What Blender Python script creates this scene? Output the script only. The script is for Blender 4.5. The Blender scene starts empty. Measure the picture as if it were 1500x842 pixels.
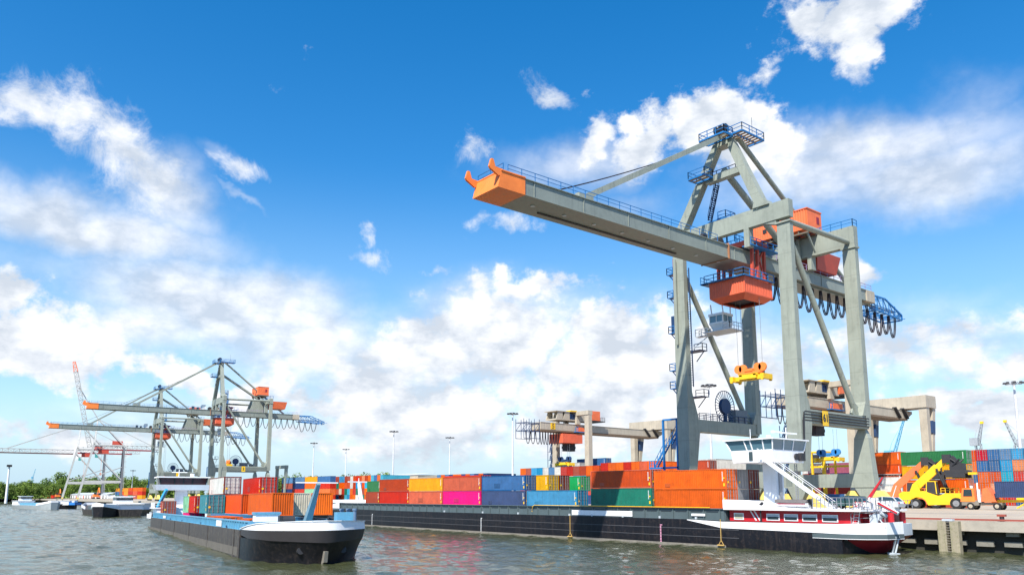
import bpy, math, random
from mathutils import Vector, Matrix
R = math.radians
V = Vector
random.seed(7)
scene = bpy.context.scene
col = scene.collection

# ------------------------------------------------------------------ camera
cd = bpy.data.cameras.new("Camera")
cam = bpy.data.objects.new("Camera", cd)
col.objects.link(cam)
scene.camera = cam
CAM_Z = 6.4833
YAW, PITCH, FPX, CY = 2.46013502, 0.15727883, 1154.003, 542.444
cam.location = (0, 0, CAM_Z)
cam.rotation_euler = (math.pi / 2 + PITCH, 0, YAW - math.pi / 2)
cd.sensor_width = 36
cd.lens = 36 * FPX / 1500
cd.shift_y = (CY - 421) / 1500
cd.clip_start = 0.5
cd.clip_end = 20000
scene.render.resolution_x = 1024
scene.render.resolution_y = 574

# survey helpers: directions of the sight lines used to place real geometry at real distances
cF = V((math.cos(YAW) * math.cos(PITCH), math.sin(YAW) * math.cos(PITCH), math.sin(PITCH)))
cR = V((math.sin(YAW), -math.cos(YAW), 0))
cU = cR.cross(cF)
CO = V((0, 0, CAM_Z))
def ray(x, y): return cF * FPX + cR * (x - 750) - cU * (y - CY)
def onz(x, y, z): r = ray(x, y); return CO + r * ((z - CAM_Z) / r.z)
def ony(x, y, Y): r = ray(x, y); return CO + r * (Y / r.y)
def onx(x, y, X): r = ray(x, y); return CO + r * (X / r.x)

# ------------------------------------------------------------------ sun and sky
SUN = V((0.36, -0.74, 1.0)).normalized()          # towards the sun
sl = bpy.data.lights.new("sun", 'SUN'); sl.energy = 5.0; sl.angle = R(0.53); sl.color = (1, 0.94, 0.83)
so = bpy.data.objects.new("sun", sl); col.objects.link(so)
so.rotation_euler = (-SUN).to_track_quat('-Z', 'Y').to_euler()
scene.view_settings.view_transform = 'Standard'
scene.view_settings.look = 'None'
scene.view_settings.exposure = 0.66
scene.view_settings.gamma = 1.0
scene.view_settings.use_curve_mapping = False

world = bpy.data.worlds.new("World"); scene.world = world; world.use_nodes = True
nt = world.node_tree; nt.nodes.clear()
def N(t, tp, **kw):
    n = t.nodes.new(tp)
    for k, v in kw.items(): setattr(n, k, v)
    return n
def setin(t, sock, v):
    if hasattr(v, 'is_output') or isinstance(v, bpy.types.NodeSocket): t.links.new(v, sock)
    else: sock.default_value = v
def M(t, op, a, b=None, c=None, clamp=False):
    n = N(t, 'ShaderNodeMath', operation=op); n.use_clamp = clamp
    setin(t, n.inputs[0], a)
    if b is not None: setin(t, n.inputs[1], b)
    if c is not None: setin(t, n.inputs[2], c)
    return n.outputs[0]
def ramp(t, fac, stops, interp='LINEAR'):
    n = N(t, 'ShaderNodeValToRGB'); n.color_ramp.interpolation = interp
    e = n.color_ramp.elements
    while len(e) < len(stops): e.new(0.5)
    for i, (p, c) in enumerate(stops):
        e[i].position = p; e[i].color = c if len(c) == 4 else (*c, 1)
    t.links.new(fac, n.inputs[0]); return n.outputs[0]
def mixc(t, fac, a, b, mode='MIX'):
    n = N(t, 'ShaderNodeMix', data_type='RGBA', blend_type=mode)
    setin(t, n.inputs[0], fac); setin(t, n.inputs[6], a); setin(t, n.inputs[7], b); return n.outputs[2]
def noise(t, vec, scale, detail=4, rough=0.5, dist=0.0):
    n = N(t, 'ShaderNodeTexNoise'); n.inputs['Scale'].default_value = scale
    n.inputs['Detail'].default_value = detail; n.inputs['Roughness'].default_value = rough
    n.inputs['Distortion'].default_value = dist
    t.links.new(vec, n.inputs['Vector']); return n.outputs['Fac']
def mapping(t, vec, scale=(1, 1, 1), rot=(0, 0, 0), loc=(0, 0, 0)):
    n = N(t, 'ShaderNodeMapping'); n.inputs['Scale'].default_value = scale
    n.inputs['Rotation'].default_value = rot; n.inputs['Location'].default_value = loc
    t.links.new(vec, n.inputs['Vector']); return n.outputs[0]

sky = N(nt, 'ShaderNodeTexSky', sky_type='NISHITA'); sky.sun_disc = False
sky.sun_elevation = math.asin(SUN.z); sky.sun_rotation = math.atan2(SUN.x, SUN.y)
sky.air_density = 1.0; sky.dust_density = 0.4; sky.ozone_density = 1.6
geo = N(nt, 'ShaderNodeTexCoord').outputs['Generated']
sep = N(nt, 'ShaderNodeSeparateXYZ'); nt.links.new(geo, sep.inputs[0])
az = M(nt, 'ARCTAN2', sep.outputs[0], sep.outputs[1])         # azimuth from +Y towards +X
el = M(nt, 'ARCSINE', sep.outputs[2])
warp1 = noise(nt, geo, 9, 5, 0.6); warp2 = noise(nt, mapping(nt, geo, loc=(5, 3, 1)), 9, 5, 0.6)
AZ = M(nt, 'MULTIPLY_ADD', M(nt, 'SUBTRACT', warp1, 0.5), 0.10, az)
EL = M(nt, 'MULTIPLY_ADD', M(nt, 'SUBTRACT', warp2, 0.5), 0.08, el)
def blob(px, py, wx, wy, rot=0, power=1.0, amp=1.0):
    """one cloud mass: a soft ellipse in azimuth / elevation, sizes in degrees"""
    d = ray(px, py).normalized(); a0 = math.atan2(d.x, d.y); e0 = math.asin(d.z)
    c, s = math.cos(R(rot)), math.sin(R(rot)); ce = math.cos(e0)
    da = M(nt, 'MULTIPLY', M(nt, 'SUBTRACT', AZ, a0), ce); de = M(nt, 'SUBTRACT', EL, e0)
    u = M(nt, 'MULTIPLY_ADD', da, c / R(wx), M(nt, 'MULTIPLY', de, s / R(wx)))
    v = M(nt, 'MULTIPLY_ADD', da, -s / R(wy), M(nt, 'MULTIPLY', de, c / R(wy)))
    q = M(nt, 'MULTIPLY_ADD', u, u, M(nt, 'MULTIPLY', v, v))
    return M(nt, 'MULTIPLY', M(nt, 'EXPONENT', M(nt, 'MULTIPLY', q, -1.0)), amp)
def total(bl):
    s = None
    for b in bl: s = b if s is None else M(nt, 'MAXIMUM', s, b)
    return s
# crisp cumulus masses
crisp = total([blob(950, 200, 3.6, 2.8, 0), blob(1030, 185, 4.0, 3.2), blob(1100, 235, 4.2, 2.8), blob(860, 205, 1.4, 2.0, 0, 1, .9),
    blob(1240, 25, 4.6, 2.4, 0), blob(1260, 70, 2.2, 1.6, 0, 1, .8), blob(1275, 100, 1.0, 1.2, 0, 1, .6), 
    blob(620, 445, 2.5, 1.2, 0, 1, .66),
    
    blob(40, 490, 5.5, 3.2, 0, 1, 1.05), blob(110, 520, 4, 2.0, 0, 1, 1.0), blob(5, 430, 2.5, 2.0), blob(252, 545, 3.4, 1.7, 0, 1, .95), blob(340, 590, 4, 2.2, 0, 1, .8), blob(470, 560, 5, 3.5, 0, 1, .85),
    blob(540, 590, 7, 3.8, 0, 1, 1.1), blob(640, 530, 7, 3.6, 0, 1, 1.0), blob(740, 500, 8, 3.8, 0, 1, 1.05), blob(850, 560, 8, 4.2, 0, 1, 1.1), blob(880, 470, 6, 3.0, 0, 1, 1.0), blob(970, 520, 7, 4.5, 0, 1, 1.1),
    blob(800, 420, 6, 1.6, 0, 1, .85), blob(1060, 560, 7, 3.5, 0, 1, 1.0), blob(1200, 520, 6, 2.6, 0, 1, .75), blob(1340, 500, 7, 2.2, 0, 1, .85), blob(1420, 530, 6, 1.8, 0, 1, .8), blob(1440, 480, 5, 2.2, 0, 1, .72), blob(1250, 400, 2.2, 1.6, 0, 1, .72),
    blob(650, 610, 9, 3.0, 0, 1, 1.05), blob(830, 620, 9, 3.2, 0, 1, 1.05), blob(980, 610, 8, 3.2, 0, 1, 1.0), blob(1180, 610, 8, 2.6, 0, 1, .85), blob(480, 620, 6, 2.4, 0, 1, .9), blob(60, 650, 7, 1.8, 0, 1, .95), blob(170, 640, 4, 1.4, 0, 1, .8), blob(1450, 600, 4, 1.8, 0, 1, .9), blob(1370, 575, 4, 1.6, 0, 1, .9)])
# smooth, veil-like masses
soft = total([blob(120, 325, 10, 2.4, -3, 1, 1.25), blob(255, 290, 4.2, 3.0, -50, 1, .95), blob(335, 240, 2.8, .9, -22, 1, .62), blob(345, 283, 2.9, .35, -33, 1, .6),
    blob(1250, 220, 11, 2.6, -6, 1, 1.1), blob(1350, 265, 10, 2.8, 0, 1, 1.05), blob(1180, 262, 8, 3.0, 0, 1, 1.1), blob(850, 245, 8, 2.6, 5, 1, .85), blob(900, 300, 7, 2.0, 0, 1, .6), blob(1400, 180, 5, 3.4, 35, 1, .6),
    blob(340, 450, 11, 3.4, -8, 1, 1.35), blob(200, 480, 8, 2.6, 10, 1, 1.1), blob(460, 500, 9, 4.0, -10, 1, 1.25), blob(80, 395, 10, 2.6, -10, 1, .55), blob(600, 540, 12, 4.6, 0, 1, 1.15), blob(760, 470, 9, 3.6, 0, 1, 1.1), blob(920, 520, 10, 5.0, 0, 1, 1.15), blob(1100, 540, 12, 4.6, 0, 1, 1.0),
    blob(420, 560, 3.5, .9, 0, 1, .8), blob(1350, 510, 13, 3.0, 0, 1, .85), blob(250, 620, 12, 3, 0, 1, .75), blob(700, 640, 24, 2.8, 0, 1, .85), blob(1250, 610, 12, 1.8, 0, 1, .5), blob(560, 610, 9, 3, 0, 1, 1.0), blob(900, 620, 12, 3, 0, 1, 1.0), blob(1350, 460, 8, 2.5, 0, 1, .6)])
# torn, fibrous wisps: their edges follow fine stretched noise
wisp = total([blob(812, 138, 1.7, .9, -30, 1, 1.0), blob(760, 335, 3.2, 1.0, 4, 1, .95), blob(700, 330, 1.6, 1.2, 0, 1, .9), blob(700, 218, 1.9, 1.7, 0, 1, .9), blob(545, 380, 1.4, 1.2, 0, 1, 1.0), blob(537, 345, .9, 1.2, 0, 1, .95), blob(640, 398, 1.6, .6, 0, 1, .9),
    blob(40, 150, 4.2, 1.7, -5, 1, 1.15), blob(110, 175, 4.0, 2.2, -30, 1, 1.2), blob(180, 215, 4.2, 2.6, -40, 1, 1.2), blob(225, 255, 3.0, 2.4, -50, 1, 1.0), blob(340, 245, 2.8, .9, -18, 1, .9), blob(1270, 100, 1.2, 1.6, 0, 1, .95), blob(865, 200, 1.6, 2.0, 0, 1, 1.0)])
gs = mapping(nt, geo, scale=(1, 1, 1.5))
nz = noise(nt, gs, 10, 12, 0.58); nz2 = noise(nt, mapping(nt, geo, scale=(1, 1, 1.4), loc=(2, 7, 3)), 26, 12, 0.68)
vo = N(nt, 'ShaderNodeTexVoronoi', feature='F1'); vo.inputs['Scale'].default_value = 30
vw = N(nt, 'ShaderNodeVectorMath', operation='MULTIPLY_ADD'); nwz = N(nt, 'ShaderNodeTexNoise'); nwz.inputs['Scale'].default_value = 24; nwz.inputs['Detail'].default_value = 5
nt.links.new(geo, nwz.inputs['Vector']); nt.links.new(nwz.outputs['Color'], vw.inputs[0]); vw.inputs[1].default_value = (.06, .06, .06); nt.links.new(geo, vw.inputs[2]); nt.links.new(vw.outputs[0], vo.inputs['Vector'])
puff = M(nt, 'SUBTRACT', 0.55, vo.outputs['Distance'])
billow = M(nt, 'ADD', M(nt, 'MULTIPLY', puff, 0.42), M(nt, 'MULTIPLY_ADD', M(nt, 'SUBTRACT', nz2, 0.5), 1.15, M(nt, 'MULTIPLY', M(nt, 'SUBTRACT', nz, 0.5), 1.7)))
dc = M(nt, 'ADD', crisp, billow)
dcr = N(nt, 'ShaderNodeMapRange', interpolation_type='SMOOTHSTEP'); nt.links.new(dc, dcr.inputs[0])
dcr.inputs[1].default_value = 0.46; dcr.inputs[2].default_value = 0.86
ds = M(nt, 'MULTIPLY_ADD', M(nt, 'SUBTRACT', nz, 0.5), 0.5, soft)
dsr = N(nt, 'ShaderNodeMapRange', interpolation_type='SMOOTHSTEP'); nt.links.new(ds, dsr.inputs[0])
dsr.inputs[1].default_value = 0.22; dsr.inputs[2].default_value = 1.25; dsr.inputs[4].default_value = 0.88
nz3 = noise(nt, mapping(nt, geo, scale=(1, 1, 1.2), rot=(0, R(20), R(30)), loc=(4, 1, 9)), 17, 13, 0.72, 0.4)
dw = M(nt, 'MULTIPLY_ADD', M(nt, 'SUBTRACT', nz3, 0.5), 2.1, wisp)
dwr = N(nt, 'ShaderNodeMapRange', interpolation_type='SMOOTHSTEP'); nt.links.new(dw, dwr.inputs[0])
dwr.inputs[1].default_value = 0.45; dwr.inputs[2].default_value = 1.3; dwr.inputs[4].default_value = 0.92
dens = M(nt, 'SUBTRACT', 1.0, M(nt, 'MULTIPLY', M(nt, 'MULTIPLY', M(nt, 'SUBTRACT', 1.0, dcr.outputs[0]), M(nt, 'SUBTRACT', 1.0, dwr.outputs[0])), M(nt, 'SUBTRACT', 1.0, dsr.outputs[0])))
# cloud body: bright tops, blue-grey bellies (thicker, lower parts)
sh1 = noise(nt, mapping(nt, geo, scale=(1, 1, 2.2), loc=(0, 0, .02)), 11, 12, 0.64)
shade = M(nt, 'ADD', M(nt, 'MULTIPLY_ADD', M(nt, 'SUBTRACT', sh1, 0.5), 2.9, 0.52), M(nt, 'MULTIPLY', M(nt, 'SUBTRACT', puff, .2), .7))
ccol = ramp(nt, shade, [(0.0, (4.3, 4.75, 5.4)), (0.4, (5.7, 6.0, 6.45)), (0.75, (7.1, 7.15, 7.25)), (1.0, (7.6, 7.6, 7.6))])
hsv = N(nt, 'ShaderNodeHueSaturation'); hsv.inputs['Saturation'].default_value = 1.46; hsv.inputs['Value'].default_value = 1.32
hsv.inputs['Hue'].default_value = 0.5
nt.links.new(sky.outputs[0], hsv.inputs['Color'])
lowf = ramp(nt, M(nt, 'MULTIPLY', el, 1 / R(24)), [(0.0, (.92,) * 3), (.3, (.45,) * 3), (1.0, (0, 0, 0))], 'EASE')
skyb = mixc(nt, lowf, hsv.outputs[0], (3.4, 4.9, 6.2, 1))
skyc = mixc(nt, dens, skyb, ccol)
bg = N(nt, 'ShaderNodeBackground'); bg.inputs['Strength'].default_value = 0.10
nt.links.new(skyc, bg.inputs['Color'])
world.cycles.sampling_method = 'MANUAL'; world.cycles.sample_map_resolution = 256
wo = N(nt, 'ShaderNodeOutputWorld'); nt.links.new(bg.outputs[0], wo.inputs[0])

# ------------------------------------------------------------------ materials
mats = {}
def mat(name, color, rough=0.55, metal=0.0, dirt=0.25, dcol=None, scale=0.6, streak=0.0, rust=0.0, bump=0.0, tint=0.12, spec=0.4, seam=False, vary=False):
    if name in mats: return mats[name]
    m = bpy.data.materials.new(name); m.use_nodes = True; t = m.node_tree
    b = t.nodes['Principled BSDF']; b.inputs['Roughness'].default_value = rough; b.inputs['Metallic'].default_value = metal
    b.inputs['Specular IOR Level'].default_value = spec
    oi = N(t, 'ShaderNodeObjectInfo'); off = N(t, 'ShaderNodeVectorMath', operation='ADD')
    sc_ = N(t, 'ShaderNodeVectorMath', operation='SCALE'); cx_ = N(t, 'ShaderNodeCombineXYZ')
    for q_ in range(3): t.links.new(oi.outputs['Random'], cx_.inputs[q_])
    t.links.new(cx_.outputs[0], sc_.inputs[0]); sc_.inputs['Scale'].default_value = 57.0
    t.links.new(N(t, 'ShaderNodeTexCoord').outputs['Object'], off.inputs[0]); t.links.new(sc_.outputs[0], off.inputs[1]); oc = off.outputs[0]
    base = (*color, 1)
    n1 = noise(t, oc, scale, 6, 0.6)
    lo = tuple(c * (1 - tint) for c in color); hi = tuple(min(1, c * (1 + tint)) for c in color)
    c = ramp(t, n1, [(0.3, lo), (0.7, hi)])
    dc_ = dcol or tuple(x * 0.35 + 0.02 for x in color)
    if dirt > 0:
        n2 = noise(t, mapping(t, oc, loc=(3, 1, 4)), scale * 2.7, 9, 0.68)
        f = ramp(t, n2, [(0.52, (0, 0, 0)), (0.78, (dirt,) * 3)])
        c = mixc(t, f, c, (*dc_, 1))
    if streak > 0:
        n3 = noise(t, mapping(t, oc, scale=(2.6, 2.6, 0.16)), 1.0, 6, 0.65)
        f = ramp(t, n3, [(0.5, (0, 0, 0)), (0.75, (streak,) * 3)])
        c = mixc(t, f, c, (*dc_, 1))
    if rust > 0:
        n4 = noise(t, mapping(t, oc, loc=(9, 2, 7)), 1.7, 10, 0.75)
        f = ramp(t, n4, [(0.66 - rust * 0.12, (0, 0, 0)), (0.74 - rust * 0.1, (0.8,) * 3)])
        c = mixc(t, f, c, (0.16, 0.055, 0.02, 1))
    if seam:
        sp = N(t, 'ShaderNodeSeparateXYZ'); t.links.new(N(t, 'ShaderNodeTexCoord').outputs['Object'], sp.inputs[0])
        for ax, per in ((2, 5.3), (1, 6.1)):
            fr_ = M(t, 'FRACT', M(t, 'DIVIDE', M(t, 'ADD', sp.outputs[ax], 200.37), per)); f = M(t, 'MULTIPLY', M(t, 'LESS_THAN', fr_, 0.016), 0.35)
            c = mixc(t, f, c, (*dc_, 1))
    if vary:
        hv = N(t, 'ShaderNodeHueSaturation'); t.links.new(c, hv.inputs['Color']); t.links.new(M(t, 'MULTIPLY_ADD', oi.outputs['Random'], .28, .80), hv.inputs['Value']); t.links.new(M(t, 'MULTIPLY_ADD', M(t, 'FRACT', M(t, 'MULTIPLY', oi.outputs['Random'], 7.3)), .2, .97), hv.inputs['Saturation']); c = hv.outputs[0]
    t.links.new(c, b.inputs['Base Color'])
    rr = M(t, 'MULTIPLY_ADD', n1, 0.25, rough - 0.12, clamp=True); t.links.new(rr, b.inputs['Roughness'])
    if bump > 0:
        bn = N(t, 'ShaderNodeBump'); bn.inputs['Strength'].default_value = 0.6; bn.inputs['Distance'].default_value = bump
        t.links.new(noise(t, oc, scale * 6, 6, 0.6), bn.inputs['Height']); t.links.new(bn.outputs[0], b.inputs['Normal'])
    mats[name] = m; return m
GREY = mat('crane_grey_paint', (0.285, 0.31, 0.265), 0.5, dirt=0.4, streak=0.4, scale=0.3, tint=0.11, seam=True, rust=.1)
GREY2 = mat('boom_grey_paint', (0.24, 0.27, 0.245), 0.5, dirt=0.4, streak=0.3, scale=0.3, tint=0.11, rust=.1)
ORANGE = mat('crane_orange_paint', (0.90, 0.23, 0.045), 0.5, dirt=0.15, scale=0.5, streak=.12)
ORANGE2 = mat('house_orange_paint', (0.80, 0.17, 0.06), 0.55, dirt=0.2, scale=0.5, streak=0.2)
REDM = mat('machinery_red_paint', (0.50, 0.075, 0.045), 0.5, dirt=0.3, scale=0.5, streak=.2)
BLUEP = mat('platform_blue_paint', (0.02, 0.16, 0.42), 0.5, dirt=0.2)
GRATE = mat('walkway_planks', (0.34, 0.21, 0.10), 0.8)
NAVY = mat('dark_blue_steel', (0.02, 0.05, 0.13), 0.5)
DARK = mat('dark_machinery', (0.03, 0.03, 0.035), 0.6)
RUBBER = mat('black_rubber', (0.018, 0.018, 0.02), 0.8)
CABLE = mat('black_cable', (0.02, 0.012, 0.02), 0.6)
WIRE = mat('steel_wire', (0.22, 0.23, 0.25), 0.5)
WHITE = mat('white_paint', (0.78, 0.79, 0.80), 0.4, dirt=0.12, streak=0.12, tint=0.04)
WHITEB = mat('barge_white_paint', (0.84, 0.84, 0.86), 0.35, dirt=0.10, streak=0.12, tint=0.03)
PALEG = mat('pale_grey_paint', (0.50, 0.55, 0.60), 0.45, dirt=0.15, streak=0.2, tint=0.05)
YELLOW = mat('yellow_paint', (0.85, 0.52, 0.02), 0.45, dirt=0.3, scale=1.2)
YELLOW2 = mat('bogie_pale_yellow_paint', (0.75, 0.58, 0.16), 0.5, dirt=0.3, scale=.8)
RED = mat('bright_red_paint', (0.52, 0.02, 0.03), 0.35, dirt=0.1, tint=0.06)
HULLRED = mat('stern_dark_red_paint', (0.27, 0.02, 0.035), 0.4, dirt=0.2, tint=0.08)
SANDC = mat('gantry_beige_paint', (0.44, 0.39, 0.31), 0.7, dirt=0.35, streak=0.35, scale=0.3)
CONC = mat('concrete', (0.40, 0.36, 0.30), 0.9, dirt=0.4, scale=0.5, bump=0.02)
CONCD = mat('under_deck_shade_concrete', (0.035, 0.035, 0.03), 0.8, dirt=0.4, dcol=(0.05, 0.06, 0.02), scale=0.8, bump=0.03)  # near-black base paints in the shade under the open quay deck; mossy blotches
CONCM = mat('mossy_concrete_block', (0.22, 0.21, 0.18), 0.9, dirt=0.7, dcol=(0.05, 0.06, 0.02), scale=1.2, bump=0.03)
MOSS = mat('mossy_timber', (0.34, 0.30, 0.22), 0.9, dirt=0.9, dcol=(0.10, 0.13, 0.03), scale=1.3, streak=0.5, bump=0.04)
GREEN = mat('hull_grey_green_paint', (0.085, 0.115, 0.125), 0.45, dirt=0.2, streak=0.2, tint=0.07)
LBLUE = mat('coaming_light_blue_paint', (0.12, 0.33, 0.48), 0.45, dirt=0.25, streak=0.3, scale=.8)
RAILRED = mat('rust_red_rail', (0.30, 0.07, 0.05), 0.7)
TYRE = RUBBER
BLACKH = mat('black_hull_paint', (0.009, 0.009, 0.013), 0.4, dirt=0.6, dcol=(0.07, 0.052, 0.045), streak=0.4, scale=0.7)
BROWNH = mat('weathered_brown_hull_paint', (0.060, 0.050, 0.047), 0.55, dirt=0.75, dcol=(0.20, 0.17, 0.13), streak=0.7, scale=0.8)
WATERB = mat('waterline_grey_scum', (0.22, 0.20, 0.17), 0.7, dirt=0.7, streak=0.5, scale=1.5)
TARP = mat('grey_tarpaulin', (0.13, 0.12, 0.12), 0.8, bump=0.05)
CREAM = mat('cream_curtain', (0.45, 0.42, 0.30), 0.7, dirt=0)
def glass(name, c, r=0.05):
    m = mat(name, c, 0.08, dirt=0, tint=0.05, spec=0.9); b = m.node_tree.nodes['Principled BSDF']
    for l in list(b.inputs['Roughness'].links): m.node_tree.links.remove(l)
    b.inputs['Roughness'].default_value = r; return m
GLASS = glass('tinted_glass', (0.03, 0.05, 0.06)); GLASSB = glass('blue_glass', (0.10, 0.20, 0.26)); GLASSG = glass('brown_glass', (0.07, 0.06, 0.045))
PAL = dict(orange=(0.80, 0.14, 0.022), salmon=(0.66, 0.13, 0.065), red=(0.56, 0.055, 0.04), brick=(0.42, 0.085, 0.05), brown=(0.21, 0.035, 0.022),
    crimson=(0.50, 0.03, 0.05), blue=(0.035, 0.13, 0.32), navy=(0.022, 0.05, 0.17), steel=(0.10, 0.22, 0.40), skyblue=(0.05, 0.30, 0.55), cyan=(0.06, 0.42, 0.58),
    green=(0.03, 0.22, 0.07), teal=(0.03, 0.20, 0.14), mint=(0.25, 0.52, 0.33), bright_green=(0.06, 0.42, 0.15), yellow=(0.82, 0.42, 0.02), amber=(0.85, 0.33, 0.02),
    pink=(0.86, 0.03, 0.21), rose=(0.45, 0.12, 0.20), purple=(0.09, 0.02, 0.09), white=(0.70, 0.69, 0.65), cream=(0.66, 0.60, 0.48), grey=(0.32, 0.32, 0.33), peach=(0.72, 0.28, 0.15), tangerine=(0.86, 0.16, 0.018), teal_blue=(0.06, 0.30, 0.36), slate=(0.06, 0.09, 0.19))
def cmat(c): return mat('container_%s_paint' % c, tuple(v * .82 for v in PAL[c]), 0.5, dirt=0.5, scale=0.6, streak=0.45, rust=0.35, tint=0.14, vary=True)
FRAME_C = mat('corner_post_brown', (0.22, 0.06, 0.03), 0.6)

# ------------------------------------------------------------------ mesh builder
class MB:
    def __init__(s): s.v = []; s.f = []
    def add(s, vs, fs):
        o = len(s.v); s.v += [tuple(v) for v in vs]; s.f += [tuple(i + o for i in f) for f in fs]; return s
    def box(s, x0, x1, y0, y1, z0, z1):
        return s.add([(x0, y0, z0), (x1, y0, z0), (x1, y1, z0), (x0, y1, z0), (x0, y0, z1), (x1, y0, z1), (x1, y1, z1), (x0, y1, z1)],
            [(0, 3, 2, 1), (4, 5, 6, 7), (0, 1, 5, 4), (1, 2, 6, 5), (2, 3, 7, 6), (3, 0, 4, 7)])
    def hexa(s, lo, hi):
        return s.add(list(lo) + list(hi), [(0, 3, 2, 1), (4, 5, 6, 7), (0, 1, 5, 4), (1, 2, 6, 5), (2, 3, 7, 6), (3, 0, 4, 7)])
    def beam(s, p0, p1, w, h=None, w1=None, h1=None, up=(0, 0, 1)):
        h = w if h is None else h; w1 = w if w1 is None else w1; h1 = h if h1 is None else h1
        p0, p1 = V(p0), V(p1); d = (p1 - p0).normalized(); u = V(up)
        if abs(d.dot(u)) > 0.98: u = V((0, 1, 0))
        a = d.cross(u).normalized(); b = a.cross(d)
        A = [p0 + a * sx * w / 2 + b * sy * h / 2 for sx, sy in ((-1, -1), (1, -1), (1, 1), (-1, 1))]
        B = [p1 + a * sx * w1 / 2 + b * sy * h1 / 2 for sx, sy in ((-1, -1), (1, -1), (1, 1), (-1, 1))]
        return s.add(A + B, [(0, 3, 2, 1), (4, 5, 6, 7), (0, 1, 5, 4), (1, 2, 6, 5), (2, 3, 7, 6), (3, 0, 4, 7)])
    def tube(s, p0, p1, r, n=10, r1=None):
        r1 = r if r1 is None else r1; p0, p1 = V(p0), V(p1); d = (p1 - p0).normalized()
        u = V((0, 0, 1)) if abs(d.z) < 0.95 else V((1, 0, 0)); a = d.cross(u).normalized(); b = d.cross(a)
        vs = []
        for p, q in ((p0, r), (p1, r1)):
            for i in range(n):
                t = 2 * math.pi * i / n; vs.append(p + (a * math.cos(t) + b * math.sin(t)) * q)
        fs = [(i, (i + 1) % n, n + (i + 1) % n, n + i) for i in range(n)] + [tuple(range(n - 1, -1, -1)), tuple(range(n, 2 * n))]
        return s.add(vs, fs)
    def path(s, pts, r, n=6):
        pts = [V(p) for p in pts]; vs = []
        for k, p in enumerate(pts):
            d = (pts[min(k + 1, len(pts) - 1)] - pts[max(k - 1, 0)]).normalized()
            u = V((0, 0, 1)) if abs(d.z) < 0.95 else V((1, 0, 0)); a = d.cross(u).normalized(); b = d.cross(a)
            for i in range(n):
                t = 2 * math.pi * i / n; vs.append(p + (a * math.cos(t) + b * math.sin(t)) * r)
        fs = []
        for k in range(len(pts) - 1):
            for i in range(n):
                j = (i + 1) % n; fs.append((k * n + i, k * n + j, (k + 1) * n + j, (k + 1) * n + i))
        fs += [tuple(range(n - 1, -1, -1)), tuple(range((len(pts) - 1) * n, len(pts) * n))]
        return s.add(vs, fs)
    def prism(s, pts, ext):
        n = len(pts); e = V(ext); pts = [V(p) for p in pts]
        return s.add(pts + [p + e for p in pts], [tuple(range(n - 1, -1, -1)), tuple(range(n, 2 * n))] + [(i, (i + 1) % n, n + (i + 1) % n, n + i) for i in range(n)])
    def loft(s, rings, closed=True, caps=True):
        n = len(rings[0]); vs = [p for r in rings for p in r]; fs = []
        for k in range(len(rings) - 1):
            for i in range(n if closed else n - 1):
                j = (i + 1) % n; fs.append((k * n + i, k * n + j, (k + 1) * n + j, (k + 1) * n + i))
        if caps: fs += [tuple(range(n - 1, -1, -1)), tuple(range((len(rings) - 1) * n, len(rings) * n))]
        return s.add(vs, fs)
    def quad(s, a, b, c, d): return s.add([a, b, c, d], [(0, 1, 2, 3)])
    def rail(s, pts, h=1.1, step=1.8, r=0.045, mid=True):
        pts = [V(p) for p in pts]; up = V((0, 0, h))
        for a, b in zip(pts, pts[1:]):
            s.beam(a + up, b + up, 2 * r)
            if mid: s.beam(a + up * 0.5, b + up * 0.5, 1.5 * r)
            L = (b - a).length; k = max(1, int(L / step))
            for i in range(k + 1): p = a.lerp(b, i / k); s.beam(p, p + up, 2 * r)
        return s
    def stair(s, a, b, w, n=None, side=(0, 1, 0), sw=0.09):
        a, b = V(a), V(b); sd = V(side).normalized() * w / 2
        for g in (-1, 1):
            s.beam(a + sd * g, b + sd * g, sw, 0.28)
            s.beam(a + sd * g + V((0, 0, 1)), b + sd * g + V((0, 0, 1)), 0.07)
            for i in range(5):
                p = a.lerp(b, i / 4) + sd * g; s.beam(p, p + V((0, 0, 1)), 0.07)
        n = n or max(4, int(abs((b - a).z) / 0.3))
        for i in range(n):
            p = a.lerp(b, (i + 0.5) / n); s.beam(p - sd, p + sd, 0.24, 0.05)
        return s
    def lattice(s, p0, p1, w, h, n, r=0.12, w1=None, h1=None):
        p0, p1 = V(p0), V(p1); w1 = w if w1 is None else w1; h1 = h if h1 is None else h1
        d = (p1 - p0).normalized(); u = V((0, 0, 1)) if abs(d.z) < 0.9 else V((0, 1, 0)); a = d.cross(u).normalized(); b = a.cross(d)
        def c(t, i):
            sx, sy = ((-1, -1), (1, -1), (1, 1), (-1, 1))[i]; ww = w + (w1 - w) * t; hh = h + (h1 - h) * t
            return p0.lerp(p1, t) + a * sx * ww / 2 + b * sy * hh / 2
        for i in range(4): s.beam(c(0, i), c(1, i), r * 1.5)
        for k in range(n):
            t0, t1 = k / n, (k + 1) / n
            for i in range(4):
                j = (i + 1) % 4
                if k % 2: s.beam(c(t0, i), c(t1, j), r)
                else: s.beam(c(t0, j), c(t1, i), r)
                s.beam(c(t0, i), c(t0, j), r)
        for i in range(4): s.beam(c(1, i), c(1, (i + 1) % 4), r)
        return s
    def mesh(s, name, m, smooth=True):
        me = bpy.data.meshes.new(name); me.from_pydata(s.v, [], s.f); me.update()
        ms = m if isinstance(m, (list, tuple)) else [m]
        for q in ms: me.materials.append(q)
        if smooth:
            me.shade_smooth(); me.set_sharp_from_angle(angle=R(32))
        return me
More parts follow.
